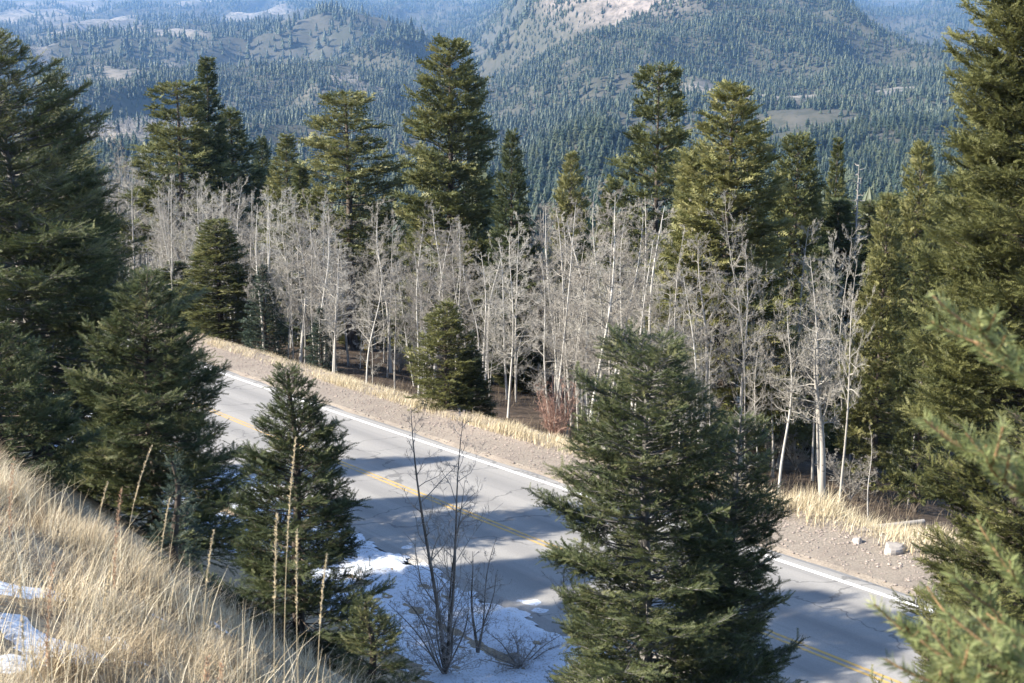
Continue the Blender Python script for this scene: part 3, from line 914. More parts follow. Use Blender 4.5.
# ------------------------------------------------------------------ bare broadleaf trees
def bare_parts(seed, H, r0, n1, len1, n2, n3, clear=.35, tw=.006, stems=1, spread=.06, elev=(30, 65), crook=.03, wig=.12):
    r = np.random.default_rng(seed)
    tr, br = [], []
    b0, bd, bl, br_ = [], [], [], []
    for s_ in range(stems):
        K = 16; t = np.linspace(0, 1, K)
        az = r.uniform(0, 6.28); ln = spread * r.uniform(.4, 1.2)
        ph = r.uniform(0, 6, 4)
        C = np.stack([np.cos(az) * ln * H * t + crook * H * .5 * (np.sin(t * 5 + ph[0]) - math.sin(ph[0])) * t, np.sin(az) * ln * H * t + crook * H * .5 * (np.sin(t * 6 + ph[1]) - math.sin(ph[1])) * t, H * t * (1 if s_ == 0 else r.uniform(.7, 1))], -1)
        rr = r0 * (1 if s_ == 0 else r.uniform(.6, .95))
        tr.append(tubes(C[None], (rr * (1 - t) ** .8 + tw * 1.2)[None] * np.where(t == 0, 1.25, 1)[None], 7))
        u = clear + (1 - clear) * (np.arange(n1) + r.random(n1)) / n1
        pos = np.stack([np.interp(u, t, C[:, k]) for k in range(3)], -1)
        az1 = np.arange(n1) * 2.4 + r.normal(0, .5, n1)
        el = np.radians(r.uniform(*elev, n1))
        d = np.stack([np.cos(az1) * np.cos(el), np.sin(az1) * np.cos(el), np.sin(el)], -1)
        L = len1 * (1.08 - u) ** .6 * r.uniform(.5, 1.2, n1) * np.where(u < clear + .12, .8, 1)
        b0.append(pos); bd.append(d); bl.append(L); br_.append(rr * .42 * (1 - u * .75) * r.uniform(.6, 1.2, n1) + tw)
    p0, d, L, R = map(np.concatenate, (b0, bd, bl, br_))
    def limbs(p0, d, L, R, K, bendup, w):
        n = len(p0); s = np.linspace(0, 1, K)
        ph = r.uniform(0, 6.28, (n, 3)); fr = r.uniform(3, 7, (n, 3))
        wob = (np.sin(fr[:, None] * s[None, :, None] + ph[:, None]) - np.sin(ph)[:, None]) * w * L[:, None, None]
        P = p0[:, None] + d[:, None] * (L[:, None] * s[None])[..., None] + wob * s[None, :, None] + np.array([0, 0, 1.]) * (bendup * L[:, None] * s[None] ** 2)[..., None]
        return P, R[:, None] * (1 - s[None] * .8) + .0
    P1, R1 = limbs(p0, d, L, R, 6, .18, wig)
    br.append(tubes(P1, R1, 4))
    def kids(P, L, R, n, lf, rf, lo):
        N, K, _ = P.shape
        i = np.repeat(np.arange(N), n); s = r.uniform(lo, 1, len(i)); q = s * (K - 1); k = np.minimum(q.astype(int), K - 2); f = (q - k)[:, None]
        p = P[i, k] * (1 - f) + P[i, k + 1] * f; ax = unit(P[i, k + 1] - P[i, k])
        d = unit(ax * .8 + unit(r.normal(0, 1, (len(i), 3))) * .8 + np.array([0, 0, .12]))
        return p, d, L[i] * lf * (1.15 - .6 * s) * r.uniform(.6, 1.2, len(i)), np.maximum(R[i] * rf * (1 - .6 * s), tw)
    k2 = kids(P1, L, R, n2, .42, .5, .2); P2, R2 = limbs(*k2, 4, .15, wig)
    br.append(tubes(P2, R2, 3))
    if n3:
        k3 = kids(P2, k2[2], k2[3], n3, .5, .7, .15); P3, R3 = limbs(*k3, 3, .1, wig)
        br.append(tubes(P3, R3 + tw * .25, 3))
    return join(tr), join(br)


def make_bare(name, label, cat, loc, mt, mb, group=None, rz=0, **kw):
    tr, br = bare_parts(**kw)
    t = thing(name, label, cat, loc, rz, group)
    a = build('trunk', tr[0], tr[1], M[mt], t, smooth=True); b = build('branches', br[0], br[1], M[mb], t)
    KIDS[t.name] = [a, b]; return t


ASP = []
for i in range(9):
    H = 11.0
    t = make_bare('aspen', 'x', 'aspen', (0, 0, -500), 'aspen', 'aspen_twig', seed=60 + i, H=H, r0=.052 + .018 * (i % 4), n1=[22, 34, 16, 28][i % 4], len1=[2.6, 3.3, 2.3][i % 3], n2=[10, 8, 11][i % 3], n3=13, clear=[.18, .32, .25, .40][i % 4], tw=.0050, spread=.05, elev=(-8, 52), crook=[.05, .09, .04][i % 3], wig=.17)
    ASP.append(t)
# two characterful ones: forked, crooked crowns
for i in range(2):
    t = make_bare('aspen', 'x', 'aspen', (0, 0, -500), 'aspen', 'aspen_twig', seed=80 + i, H=11., r0=.21, n1=26, len1=4.0, n2=13, n3=8, clear=.45, tw=.0085, spread=[.004, .05][i], elev=(-5, 45), crook=[.008, .07][i], wig=.22)
    ASP.append(t)
ASP_USED = set()


def aspen(v, p, H, label, rz=None, tilt=(0, 0), wid=1.0):
    t = ASP[v]; s = H / 11.0
    rz = rng.uniform(0, 6.28) if rz is None else rz
    sc = (s * wid, s * wid, s)
    if v not in ASP_USED:
        ASP_USED.add(v); t.location = [float(q) for q in p]; t.rotation_euler = (tilt[0], tilt[1], rz); t.scale = sc
        tag(t, label, 'aspen', GA); return t
    return dup(t, 'aspen', label, 'aspen', p, rz, sc, GA, tilt)


GA = 'bare aspens beyond the road'
def asp_px(v, px, base_py, top_py, label, **kw):
    p = ground_at(px, base_py, 40.0); H = at(px, top_py, p[1])[2] - p[2]
    aspen(v, p - np.array([0, 0, .1]), H, label, **kw)


asp_px(1, 508, 418, 228, 'straight pale aspen in the front row right of the small bright fir')
asp_px(4, 384, 362, 200, 'thick pale aspen right of the roadside marker post')
asp_px(5, 422, 388, 250, 'slender aspen leaning at the left of the small bright fir')
asp_px(9, 733, 452, 222, 'big white aspen with a forked crown in front of the dark wood', wid=1.35)
asp_px(10, 822, 505, 322, 'white aspen leaning left with crooked twisted boughs at the dark wood edge', wid=1.0, tilt=(0, -.10), rz=1.0)
asp_px(7, 718, 440, 280, 'thin aspen close to the left of the big white aspen')
asp_px(8, 908, 505, 330, 'thin pale aspen trunk beside the bushy fir at the lower right')
asp_px(3, 640, 330, 196, 'tall white aspen directly above the large ragged fir')
asp_px(6, 868, 520, 428, 'slim bent aspen stem rising by the pale boulders')
n_as = 0
AL = 'pale leafless aspen in the dense bare grove beyond the road'
tries = 0
while n_as < 225 and tries < 9000:
    tries += 1
    l = -30.6 - 32 * rng.random() ** 1.5; px = 96 + 632 * rng.random() ** 1.1
    kx = (px - CX) / FPX; y = l / (UN[0] * kx * 1.02 + UN[1]); x = kx * (y * math.cos(PITCH) + 15 * math.sin(PITCH))
    if not 96 < px < 728: continue
    if px < 330 and l > -34.5: continue
    if 395 < px < 490 and l > -31.8: continue
    z = tz(x, y)
    top = np.interp(px, [96, 130, 165, 200, 270, 330, 420, 470, 540, 600, 660, 728], [140, 130, 165, 175, 180, 198, 208, 220, 192, 190, 192, 225]) + abs(rng.normal(0, 38)) - (14 if rng.random() < .15 else 0)
    H = at(px, top, y)[2] - z
    H = min(H, 15) * (1 if rng.random() < .7 else rng.uniform(.6, .95))
    if H < 4: continue
    aspen(int(rng.integers(0, 9)), (x, y, z - .1), H, AL, tilt=(rng.normal(0, .06), rng.normal(0, .06)), wid=rng.uniform(.65, 1.25))
    n_as += 1
for i in range(46):
    px = rng.uniform(100, 335); kx = (px - CX) / FPX; l = -30.8 - 16 * rng.random() ** 1.4; y = l / (UN[0] * kx * 1.02 + UN[1]); x = kx * (y * math.cos(PITCH) + 15 * math.sin(PITCH)); z = tz(x, y)
    top = np.interp(px, [96, 130, 165, 200, 270, 335], [140, 135, 160, 175, 185, 200]) + abs(rng.normal(0, 20)); H = np.clip(at(px, top, y)[2] - z, 5, 15)
    aspen(int(rng.integers(0, 9)), (x, y, z - .1), H, AL, tilt=(rng.normal(0, .035), rng.normal(0, .035)), wid=rng.uniform(.7, 1.05))
for i in range(16):
    px = rng.uniform(700, 860); Y = rng.uniform(46, 62); p = stand(px, Y)
    aspen(int(rng.integers(0, 9)), p - np.array([0, 0, .1]), rng.uniform(6, 11), 'thin bare aspen standing in the dark wood right of the big white aspen', tilt=(rng.normal(0, .05), rng.normal(0, .05)), wid=rng.uniform(.5, .9))

# dead snag
p, H = stand_tree(846, 72, 165)
make_bare('dead_snag', 'dead grey conifer snag with short bare stubs above the right-hand wood', 'dead tree', p, 'dead', 'dead', seed=90, H=H, r0=.16, n1=70, len1=1.1, n2=4, n3=0, clear=.25, tw=.010, spread=.01, elev=(-30, 20), crook=.01)
# bare shrubs by the snow
p = ground_at(446, 672, 12.)
H = at(440, 405, p[1])[2] - p[2]
make_bare('bare_tree', 'leafless dark tree with two tall thin stems in front of the road', 'bare tree', p, 'bare_dark', 'bare_twig', seed=95, H=H, r0=.046, n1=22, len1=1.5, n2=6, n3=5, clear=.08, tw=.003, stems=3, spread=.09, elev=(25, 65), crook=.03)
for i, (px, py, top, lab) in enumerate([(478, 655, 545, 'slender leafless shrub between the tall bare tree and the snow'), (572, 640, 555, 'leafless shrub on the snow left of the large ragged fir')]):
    p = ground_at(px, py, 12.); H = at(px, top, p[1])[2] - p[2]
    make_bare('bare_shrub', lab, 'shrub', p, 'bare_dark', 'bare_twig', seed=97 + i, H=H, r0=.032, n1=12, len1=.9, n2=7, n3=4, clear=.2, tw=.0032, stems=3, spread=.22, elev=(10, 60), crook=.08)
p = ground_at(445, 676, 12.)
make_bare('bare_shrub', 'tangled low brown brush around the foot of the bare tree', 'shrub', p, 'bare_dark', 'bare_twig', seed=104, H=2.0, r0=.02, n1=12, len1=.9, n2=7, n3=5, clear=.05, tw=.003, stems=9, spread=.6, elev=(-10, 60), crook=.15, wig=.25)
p = ground_at(520, 668, 12.)
make_bare('bare_shrub', 'flat heap of dead twigs on the snow under the leafless shrubs', 'shrub', p, 'bare_dark', 'bare_twig', seed=105, H=.55, r0=.018, n1=8, len1=.6, n2=7, n3=5, clear=.05, tw=.003, stems=9, spread=1.6, elev=(-10, 50), crook=.2, wig=.25)
p = ground_at(556, 446, 30.)
make_bare('willow_shrub', 'reddish leafless willow shrub at the forest edge left of the ragged fir', 'shrub', p - np.array([0, 0, .05]), 'willow', 'willow', seed=106, H=2.9, r0=.025, n1=14, len1=1.0, n2=6, n3=4, clear=.12, tw=.005, stems=12, spread=.32, elev=(30, 75), crook=.04)
for i, (px, py) in enumerate([(400, 372), (610, 470), (795, 470), (770, 455), (850, 500), (690, 440)]):
    p = ground_at(px, py, 40.)
    make_bare('bare_shrub', 'grey bare brush at the forest edge ' + ['right of the marker post', 'behind the large ragged fir', 'below the leaning white aspen', 'at the foot of the big white aspen', 'left of the pale boulders', 'behind the lower fir'][i], 'shrub', p, 'dead', 'aspen_twig', seed=110 + i, H=1.8, r0=.025, n1=10, len1=.9, n2=7, n3=5, clear=.1, tw=.006, stems=7, spread=.45, elev=(0, 60), crook=.1, wig=.2)


# ------------------------------------------------------------------ near spruce at the right edge
def near_spruce():
    r = np.random.default_rng(5)
    bx, by = 1.95, 2.4
    t = thing('young_spruce', 'out of focus pale green spruce boughs close to the camera at the right edge', 'conifer tree', (bx, by, tz(bx, by) - .05), 0, GC)
    o = np.array([bx, by, tz(bx, by) - .05])
    K = np.linspace(0, 1, 10); Hh = 2.75
    tc = np.stack([K * 0, K * 0, K * Hh], -1)
    V, F = tubes(tc[None], (.035 * (1 - K) + .006)[None], 8); tr = build('trunk', V, F, M['bark'], t, smooth=True)
    lines = []                                          # main boughs, local points
    spec = [((978, 318), 1.55, (1050, 410), 1.7), ((968, 450), 1.6, (1040, 480), 1.7), ((905, 625), 1.5, (990, 690), 1.6), ((935, 668), 1.4, (1010, 730), 1.45), ((990, 590), 1.55, (1040, 690), 1.5), ((955, 618), 1.65, (1040, 700), 1.65), ((1010, 560), 1.6, (1060, 640), 1.6), ((960, 655), 1.25, (1030, 730), 1.3), ((1005, 640), 1.3, (1050, 700), 1.3), ((1000, 350), 1.7, (1060, 420), 1.75), ((985, 455), 1.5, (1060, 540), 1.6)]
    for (tip, Yt, mid, Ym) in spec:
        a = at(*tip, Yt * 1.38) - o; m = at(*mid, Ym * 1.38) - o
        root = np.array([0, 0, max(.25, min(Hh - .1, m[2] - .15))])
        s = np.linspace(0, 1, 14)[:, None]
        lines.append((1 - s) ** 2 * root + 2 * s * (1 - s) * (m * 1.25 - .125 * a - .125 * root) + s ** 2 * a)
    for k in range(16):                                 # the rest of the tree
        az = r.uniform(-1.3, 1.3) + (0.3 if k % 2 else -.4); zz = r.uniform(.3, 1.9); L = (1 - zz / Hh) * 0.9 + .15
        e = np.array([math.cos(az) * L, math.sin(az) * L, zz + .2 * L]); s = np.linspace(0, 1, 14)[:, None]
        lines.append(np.array([0, 0, zz]) * (1 - s) + e * s)
    twl = [(l, .16) for l in lines]
    own = list(range(len(lines)))
    for li, l in enumerate(lines):
        n = len(l)
        for q in range(2, n - 1):
            for sg in (-1, 1):
                if r.random() < .2: continue
                d = unit(l[q] - l[q - 1]); sd = np.cross(d, [0, 0, 1.]); 
                dd = unit(d * .75 + sg * unit(sd) * .7 + np.array([0, 0, r.normal(.05, .18)]))
                L = (.05 + .15 * (1 - q / n)) * r.uniform(.7, 1.3)
                twl.append((l[q] + dd * np.linspace(0, L, 6)[:, None] + np.array([0, 0, .02]) * (np.linspace(0, 1, 6) ** 2)[:, None], 1)); own.append(li)
    tv = [tubes(l[None], np.linspace(.0065 if len(l) == 14 else .0025, .0018, len(l))[None], 5) for l, _ in twl]
    for li in range(len(lines)):
        V, F = join([tv[q] for q in range(len(tv)) if own[q] == li]); build('limb', V, F, M['twig_tan'], t, smooth=True)
    NP, ND, NT = [], [], []
    for l, start in twl:
        seg = np.linalg.norm(np.diff(l, axis=0), axis=1); Lt = seg.sum(); c = np.concatenate([[0], np.cumsum(seg)])
        n = int(Lt / .0008)
        u = r.uniform(0.25 * Lt if start < 1 else 0, Lt, n)
        p = np.stack([np.interp(u, c, l[:, k]) for k in range(3)], -1)
        i = np.clip(np.searchsorted(c, u) - 1, 0, len(l) - 2); ax = unit(l[i + 1] - l[i])
        rd = r.normal(0, 1, (n, 3)); rd = unit(rd - ax * (rd * ax).sum(1, keepdims=True))
        d = unit(ax * r.uniform(.45, 1.0, n)[:, None] + rd + np.array([0, 0, .15]))
        NP.append(p); ND.append(d); NT.append(np.clip(r.normal(.5, .16) + r.normal(0, .15, n), 0, 1))
    P, D, T = np.concatenate(NP), np.concatenate(ND), np.concatenate(NT); n = len(P)
    L = r.uniform(.016, .027, n); sd = unit(np.cross(D, r.normal(0, 1, (n, 3)))) * .0009
    V = np.stack([P - sd * .6, P + sd * .6, P + D * (L * .6)[:, None] + sd, P + D * L[:, None], P + D * (L * .6)[:, None] - sd], 1)
    F = np.arange(n)[:, None] * 5 + np.arange(5)[None]
    build('crown', V, F, M['spruce_near'], t, attrs={'tint': np.repeat(T, 5)})


near_spruce()


# ------------------------------------------------------------------ tall seed stalks in the near grass
def stalk(px, base_py, top_px, top_py, Y, label, head=.30, rusty=False, hr=.008, group='seed stalks in the near grass'):
    p = stand(px, Y); a = at(top_px, top_py, Y) - p
    s = np.linspace(0, 1, 12)[:, None]
    mid = a * np.array([-.1, .1, .62])
    c = 2 * s * (1 - s) * mid + s ** 2 * a
    r = np.random.default_rng(int(px * 7 + top_py))
    t = thing('seed_plume' if rusty else 'grass_stalk', label, 'grass stalk', p - np.array([0, 0, .01]), 0, group)
    V, F = tubes(c[None], np.linspace(.0019, .0010, 12)[None], 5)
    build('stem', V, F, M['straw_pale'], t, smooth=True, attrs={'tint': np.full(len(V), .45)})
    n = 260 if rusty else 150
    u = 1 - head * r.random(n) ** (.8 if rusty else 1)
    q = np.stack([np.interp(u, s[:, 0], c[:, k]) for k in range(3)], -1)
    an = r.uniform(0, 6.28, n); el = r.uniform(.4, 1.3, n)
    fr = (1 - u) / head
    w = hr * (.35 + 1.1 * np.sqrt(fr) * (1.15 - fr)) * (2.6 if rusty else 1)
    d = np.stack([np.cos(an) * np.cos(el), np.sin(an) * np.cos(el), np.sin(el)], -1)
    G = q + d * (w * r.uniform(.3, 1.2, n))[:, None] * .62
    # each seed a small spindle
    tip = d * r.uniform(.006, .012, n)[:, None]; sd = unit(np.cross(d, [0.3, .2, 1.])) * .0017; s2 = unit(np.cross(d, sd)) * .0017
    V = np.stack([G - tip * .6, G + sd, G + s2, G - sd, G - s2, G + tip], 1).reshape(-1, 3)
    f = np.array([[0, 1, 2], [0, 2, 3], [0, 3, 4], [0, 4, 1], [5, 2, 1], [5, 3, 2], [5, 4, 3], [5, 1, 4]])
    build('seed_head', V, (f[None] + np.arange(n)[:, None, None] * 6).reshape(-1, 3), M['rust_seed' if rusty else 'seed'], t)


stalk(288, 683, 296, 434, 5.0, 'tallest pale seed stalk in the near grass, in front of the thin-topped fir', .35, hr=.007)
stalk(279, 683, 277, 512, 4.6, 'thick-headed grass stalk just left of the tallest stalk', .30, hr=.011)
stalk(302, 683, 297, 528, 4.8, 'grass stalk just right of the tallest stalk', .32, hr=.006)
stalk(319, 683, 327, 552, 5.2, 'grass stalk farthest right on the near bank', .33, hr=.008)
stalk(205, 660, 214, 528, 5.6, 'grass stalk with a slim head midway along the bank', .3, hr=.006)
stalk(160, 600, 170, 496, 6.4, 'grass stalk in front of the small green sapling', .3, hr=.006)
stalk(125, 580, 152, 444, 6.6, 'long grass stalk leaning right in front of the dark firs', .3, hr=.005)
stalk(95, 560, 108, 480, 7.0, 'short grass stalk left of the leaning stalk', .3, hr=.006)
stalk(118, 580, 122, 486, 6.6, 'rusty brown seed plume at the edge of the bank below the dark firs', .55, True, .008)
stalk(14, 540, 14, 455, 7.5, 'rusty orange seed plume at the far left edge of the grass', .6, True, .010)
stalk(206, 700, 208, 652, 4.3, 'pale rusty plume low in the grass at the bottom of the picture', .7, True, .008)
stalk(222, 700, 222, 658, 4.3, 'second low plume right beside the bottom plume', .7, True, .008)
stalk(52, 640, 54, 560, 5.4, 'rusty plume among the grass at the left', .6, True, .007)
stalk(40, 683, 20, 575, 4.0, 'thin grass stalk tilting left in the left corner', .3)
stalk(100, 683, 112, 560, 4.4, 'thin grass stalk above the snow patch', .3, hr=.005)


# ------------------------------------------------------------------ marker post, boulders, log
def box(x0, x1, y0, y1, z0, z1):
    V = np.array([[x, y, z] for x in (x0, x1) for y in (y0, y1) for z in (z0, z1)])
    return V, np.array([[0, 1, 3, 2], [4, 6, 7, 5], [0, 4, 5, 1], [2, 3, 7, 6], [0, 2, 6, 4], [1, 5, 7, 3]])


p = ground_at(367, 381, 40.)
t = thing('marker_post', 'thin roadside marker post with two small dark yellow plates in the dry grass', 'sign', p, 0.25)
V, F = box(-.03, .03, -.02, .02, -.2, 2.15); build('post', V, F, M['sign_dark'], t)
V, F = box(-.18, .18, -.035, -.022, .68, 1.22); pl = build('plate', V, F, M['sign_dark'], t)
V, F = join([box(-.12, .02, -.041, -.0365, 1.05, 1.12), box(-.02, .12, -.041, -.0365, .88, .95), box(-.12, .0, -.041, -.0365, .75, .81)]); build('marks', V, F, M['sign_yellow'], pl)
V, F = box(-.11, .11, -.035, -.022, 1.80, 2.14); build('plate', V, F, M['sign_yellow'], t)


def boulder(px, py, r, label, seed):
    rr = np.random.default_rng(seed); n, k = 12, 16
    th = np.linspace(0, np.pi, n)[:, None]; ph = np.linspace(0, 2 * np.pi, k, endpoint=False)[None]
    D = np.stack([np.sin(th) * np.cos(ph), np.sin(th) * np.sin(ph), np.cos(th) + 0 * ph], -1)
    pl = unit(rr.normal(0, 1, (11, 3))); cut = rr.uniform(.62, .95, 11)
    rad = np.min(np.where((D @ pl.T) > .05, cut / np.maximum(D @ pl.T, .05), 9), axis=-1); rad = np.minimum(rad, 1.1)
    V = (D * rad[..., None] * np.array([1.2, .9, .75]) * r)
    i = (np.arange(n - 1)[:, None] * k + np.arange(k)[None]).ravel(); j = (np.arange(n - 1)[:, None] * k + (np.arange(k)[None] + 1) % k).ravel()
    p = ground_at(px, py, 30.); o = build('boulder', V.reshape(-1, 3), np.stack([i, i + k, j + k, j], -1), M['rock'])
    o.location = p + np.array([0, 0, r * .18]); o.rotation_euler = (0, 0, seed)
    tag(o, label, 'rock', 'pale boulders by the verge')


boulder(868, 538, .28, 'upright pale boulder at the end of the dry grass', 3)
boulder(893, 552, .30, 'flat white boulder nearest the bushy fir', 4)
boulder(884, 543, .24, 'small grey boulder behind the flat white boulder', 6)
boulder(858, 543, .16, 'small stone left of the upright pale boulder', 8)
p = ground_at(880, 532, 30.)
s = np.linspace(-1, 1, 9)
V, F = tubes(np.stack([s * 1.5, .35 * s + .05 * s ** 2, .16 + .06 * s], -1)[None], (.11 - .03 * s)[None], 8)
o = build('fallen_log', V, F, M['dead'], smooth=True); o.location = p; tag(o, 'pale fallen log lying behind the boulders', 'log')


# ------------------------------------------------------------------ far woods
def far_conifer(seed, layers, spikes, H=12., R=3.6):
    r = np.random.default_rng(seed); V, F = [], []
    for i in range(layers):
        t = i / layers; z = H * (.08 + .92 * t); rad = R * (1 - t) ** .8 * r.uniform(.85, 1.1) + .15; dz = H / layers * 1.5
        a0 = r.uniform(0, 6.28)
        for k in range(spikes):
            a = a0 + k * 6.283 / spikes; q = rad * r.uniform(.6, 1.15); w = .9 * 3.14 / spikes
            b = len(V)
            V += [(0, 0, z + dz), (q * math.cos(a - w), q * math.sin(a - w), z + r.uniform(-.2, .2) * dz), (q * 1.15 * math.cos(a), q * 1.15 * math.sin(a), z - .25 * dz), (q * math.cos(a + w), q * math.sin(a + w), z + r.uniform(-.2, .2) * dz)]
            F.append((b, b + 1, b + 2, b + 3))
    a = np.arange(5) * 6.283 / 5
    b = len(V); V += [(.22 * math.cos(x), .22 * math.sin(x), -1.5) for x in a] + [(0, 0, H * .6)]
    Ft = [(b + k, b + (k + 1) % 5, b + 5) for k in range(5)]
    V = np.array(V)
    return V, [np.array(F), np.array(Ft)], np.full(len(V), .5)


def far_bare(seed, n=46):
    r = np.random.default_rng(seed); V, F = [], []
    for i in range(n):
        a = r.uniform(0, 6.28); z0 = r.uniform(2, 7); d = np.array([math.cos(a), math.sin(a), r.uniform(.6, 2.0)]); d /= np.linalg.norm(d)
        L = r.uniform(1.4, 3.2); w = np.cross(d, r.normal(0, 1, 3)); w = w / np.linalg.norm(w) * .16
        p = np.array([0, 0, z0]) + d * .3 * L * r.random(); b = len(V)
        V += list((p - w, p + w, p + d * L)); F.append((b, b + 1, b + 2))
    a = np.arange(4) * 1.571
    b = len(V); V += [np.array((.12 * math.cos(x), .12 * math.sin(x), -1.)) for x in a] + [np.array((0, 0, 9.))]
    F += [(b + k, b + (k + 1) % 4, b + 4) for k in range(4)]
    return np.array(V), [np.array(F)], np.full(len(V), .5)


def protos(name, items, m):
    c = bpy.data.collections.new(name)
    for i, (V, F, T) in enumerate(items):
        o = build(name + '_kind', V, F, m, attrs={'tint': T}, link=False); c.objects.link(o)
    return c


def scatter(name, P, scale, idx, coll, label, cat):
    o = build(name, P, [np.array([[0, 1, 2]])], None, attrs={'size': scale, 'spin': rng.uniform(0, 6.28, len(P)), 'pick': idx.astype(float)})
    ng = bpy.data.node_groups.new(name, 'GeometryNodeTree')
    ng.interface.new_socket('Geometry', in_out='INPUT', socket_type='NodeSocketGeometry'); ng.interface.new_socket('Geometry', in_out='OUTPUT', socket_type='NodeSocketGeometry')
    ns, ls = ng.nodes, ng.links
    gi = ns.new('NodeGroupInput'); go = ns.new('NodeGroupOutput')
    mp = ns.new('GeometryNodeMeshToPoints'); ci = ns.new('GeometryNodeCollectionInfo'); ci.inputs['Collection'].default_value = coll
    ci.inputs['Separate Children'].default_value = True; ci.inputs['Reset Children'].default_value = True
    ip = ns.new('GeometryNodeInstanceOnPoints'); ip.inputs['Pick Instance'].default_value = True
    def na(k, t='FLOAT'):
        n = ns.new('GeometryNodeInputNamedAttribute'); n.data_type = t; n.inputs['Name'].default_value = k; return n.outputs['Attribute']
    cx = ns.new('ShaderNodeCombineXYZ'); ls.new(na('spin'), cx.inputs[2])
    ls.new(gi.outputs[0], mp.inputs[0]); ls.new(mp.outputs[0], ip.inputs['Points']); ls.new(ci.outputs[0], ip.inputs['Instance'])
    f2i = ns.new('FunctionNodeFloatToInt'); ls.new(na('pick'), f2i.inputs[0]); ls.new(f2i.outputs[0], ip.inputs['Instance Index'])
    ls.new(cx.outputs[0], ip.inputs['Rotation']); ls.new(na('size'), ip.inputs['Scale']); ls.new(ip.outputs[0], go.inputs[0])
    md = o.modifiers.new('woods', 'NODES'); md.node_group = ng
    return tag(o, label, cat, kind='stuff')


def grid_pts(y0, y1, d, jit=.48, pxr=(-40, 1064)):
    ys = np.arange(y0, y1, d); out = []
    for y in ys:
        x0, x1 = (pxr[0] - CX) / FPX * y, (pxr[1] - CX) / FPX * y
        xs = np.arange(x0, x1, d); out.append(np.stack([xs, np.full(len(xs), y)], -1))
    P = np.concatenate(out); return P + rng.uniform(-jit, jit, P.shape) * d


C1 = protos('wood_near', [far_conifer(201 + i, 15, 7) for i in range(5)], M['far_fir'])
C2 = protos('wood_far', [far_conifer(221 + i, 6, 5) for i in range(4)], M['far_fir'])
C3 = protos('bare_wood', [far_bare(241 + i) for i in range(4)], M['brush_far'])


def wood(y0, y1, d, coll, nk, size, name, label):
    P = grid_pts(y0, y1, d); cov, px, py = wood_cover(P)
    cl = fbm(P[:, 0] / (9 * d), P[:, 1] / (14 * d), 3, 181)
    P = P[cov + .7 * cl > .25 + .55 * rng.random(len(P))]
    z = terrain(P[:, 0], P[:, 1])
    sc = size * np.clip(rng.lognormal(0, .36, len(P)) * (1 + .55 * fbm(P[:, 0] / (6 * d), P[:, 1] / (8 * d), 3, 191)), .3, 1.75)
    scatter(name, np.column_stack([P, z - .3]), sc, rng.integers(0, nk, len(P)), coll, label, 'forest')
    return len(P)


cnt = [wood(150, 520, 7.5, C1, 5, .95, 'valley_forest', 'dark conifer wood on the slope falling away below the near trees'),
       wood(520, 1550, 8.2, C1, 5, .80, 'valley_forest', 'conifer forest covering the valley floor'),
       wood(1550, 3400, 9.2, C2, 4, .78, 'mountain_forest', 'dense conifer forest on the mountain and the far slopes'),
       wood(3400, 9500, 24.0, C2, 4, 1.55, 'mountain_forest', 'far blue conifer forest on the highest ridges')]
P = grid_pts(200, 4200, 11.0); cov, px, py = wood_cover(P)
k = (cov < .52) & (fbm(P[:, 0] / 120, P[:, 1] / 200, 3, 161) > -.12) & ((px < 640) | (P[:, 1] < 1500)); P = P[k]
scatter('bare_woods', np.column_stack([P, terrain(P[:, 0], P[:, 1]) - .2]), rng.uniform(.7, 1.3, len(P)), rng.integers(0, 4, len(P)), C3, 'pale leafless aspen woods patching the far slopes', 'forest')
print('far trees', cnt, len(P), 'aspens', n_as)


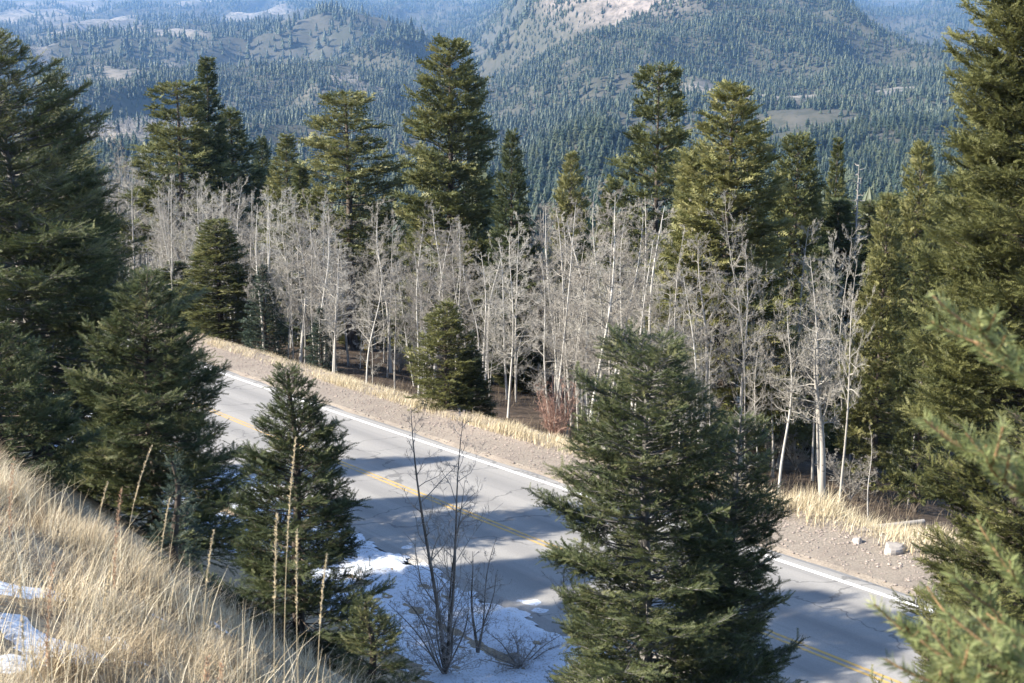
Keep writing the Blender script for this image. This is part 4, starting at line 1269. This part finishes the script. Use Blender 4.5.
# ------------------------------------------------------------------ air
def haze():
    m, nt, ns, ls = mat('haze')
    v = ns.new('ShaderNodeVolumePrincipled'); out = ns.new('ShaderNodeOutputMaterial')
    v.inputs['Density'].default_value = HAZE; v.inputs['Color'].default_value = (0.30, 0.56, 1.0, 1); v.inputs['Anisotropy'].default_value = 0.0
    ls.new(v.outputs[0], out.inputs['Volume'])
    x0, x1, y0, y1 = gx[0] - 50, gx[-1] + 50, gy[0] - 50, gy[-1] + 50
    V, F = box(x0, x1, y0, y1, float(GZ.min()) - 1, max(float(GZ.max()), 20) + 30)
    tag(build('haze', V, F, m), 'thin blue haze filling the valley', 'haze', kind='stuff')


HAZE = 4.8e-5
haze()

# ------------------------------------------------------------------ light, sky, camera
SUN_EL, SUN_AZ = math.radians(33), math.radians(-103)       # azimuth from +Y (ahead), clockwise positive: left
sd = np.array([math.sin(SUN_AZ) * math.cos(SUN_EL), math.cos(SUN_AZ) * math.cos(SUN_EL), math.sin(SUN_EL)])
ld = bpy.data.lights.new('sun', 'SUN'); ld.energy = 5.0; ld.angle = math.radians(.5); ld.color = (1.0, .92, .79)
lo = bpy.data.objects.new('sun', ld); COL.objects.link(lo)
from mathutils import Vector
lo.rotation_euler = Vector(sd).to_track_quat('Z', 'Y').to_euler(); lo.location = (-40, 0, 60)
w = bpy.data.worlds.new('World'); S.world = w; w.use_nodes = True
ns, ls = w.node_tree.nodes, w.node_tree.links
bg = ns['Background']; sk = ns.new('ShaderNodeTexSky'); sk.sky_type = 'NISHITA'; sk.sun_disc = False
sk.sun_elevation = SUN_EL; sk.sun_rotation = SUN_AZ; sk.altitude = 2800; sk.air_density = 1.0; sk.dust_density = 2.2
ls.new(sk.outputs[0], bg.inputs[0]); bg.inputs[1].default_value = .14

cd = bpy.data.cameras.new('camera'); cam = bpy.data.objects.new('camera', cd); COL.objects.link(cam); S.camera = cam
cd.sensor_width = 36; cd.lens = FPX / 1024 * 36; cd.clip_start = .05; cd.clip_end = 60000
cam.location = (0, 0, 0); cam.rotation_euler = (math.pi / 2 - PITCH, 0, 0)
cd.dof.use_dof = True; cd.dof.focus_distance = 40; cd.dof.aperture_fstop = 10.0

S.view_settings.view_transform = 'Standard'; S.view_settings.look = 'None'; S.view_settings.gamma = 1; S.view_settings.use_curve_mapping = False
S.view_settings.exposure = 1.5
c = S.cycles
c.use_denoising = True; c.max_bounces = 5; c.diffuse_bounces = 3; c.glossy_bounces = 2; c.transmission_bounces = 3; c.volume_bounces = 1; c.transparent_max_bounces = 4
c.caustics_reflective = False; c.caustics_refractive = False; c.sample_clamp_indirect = 4
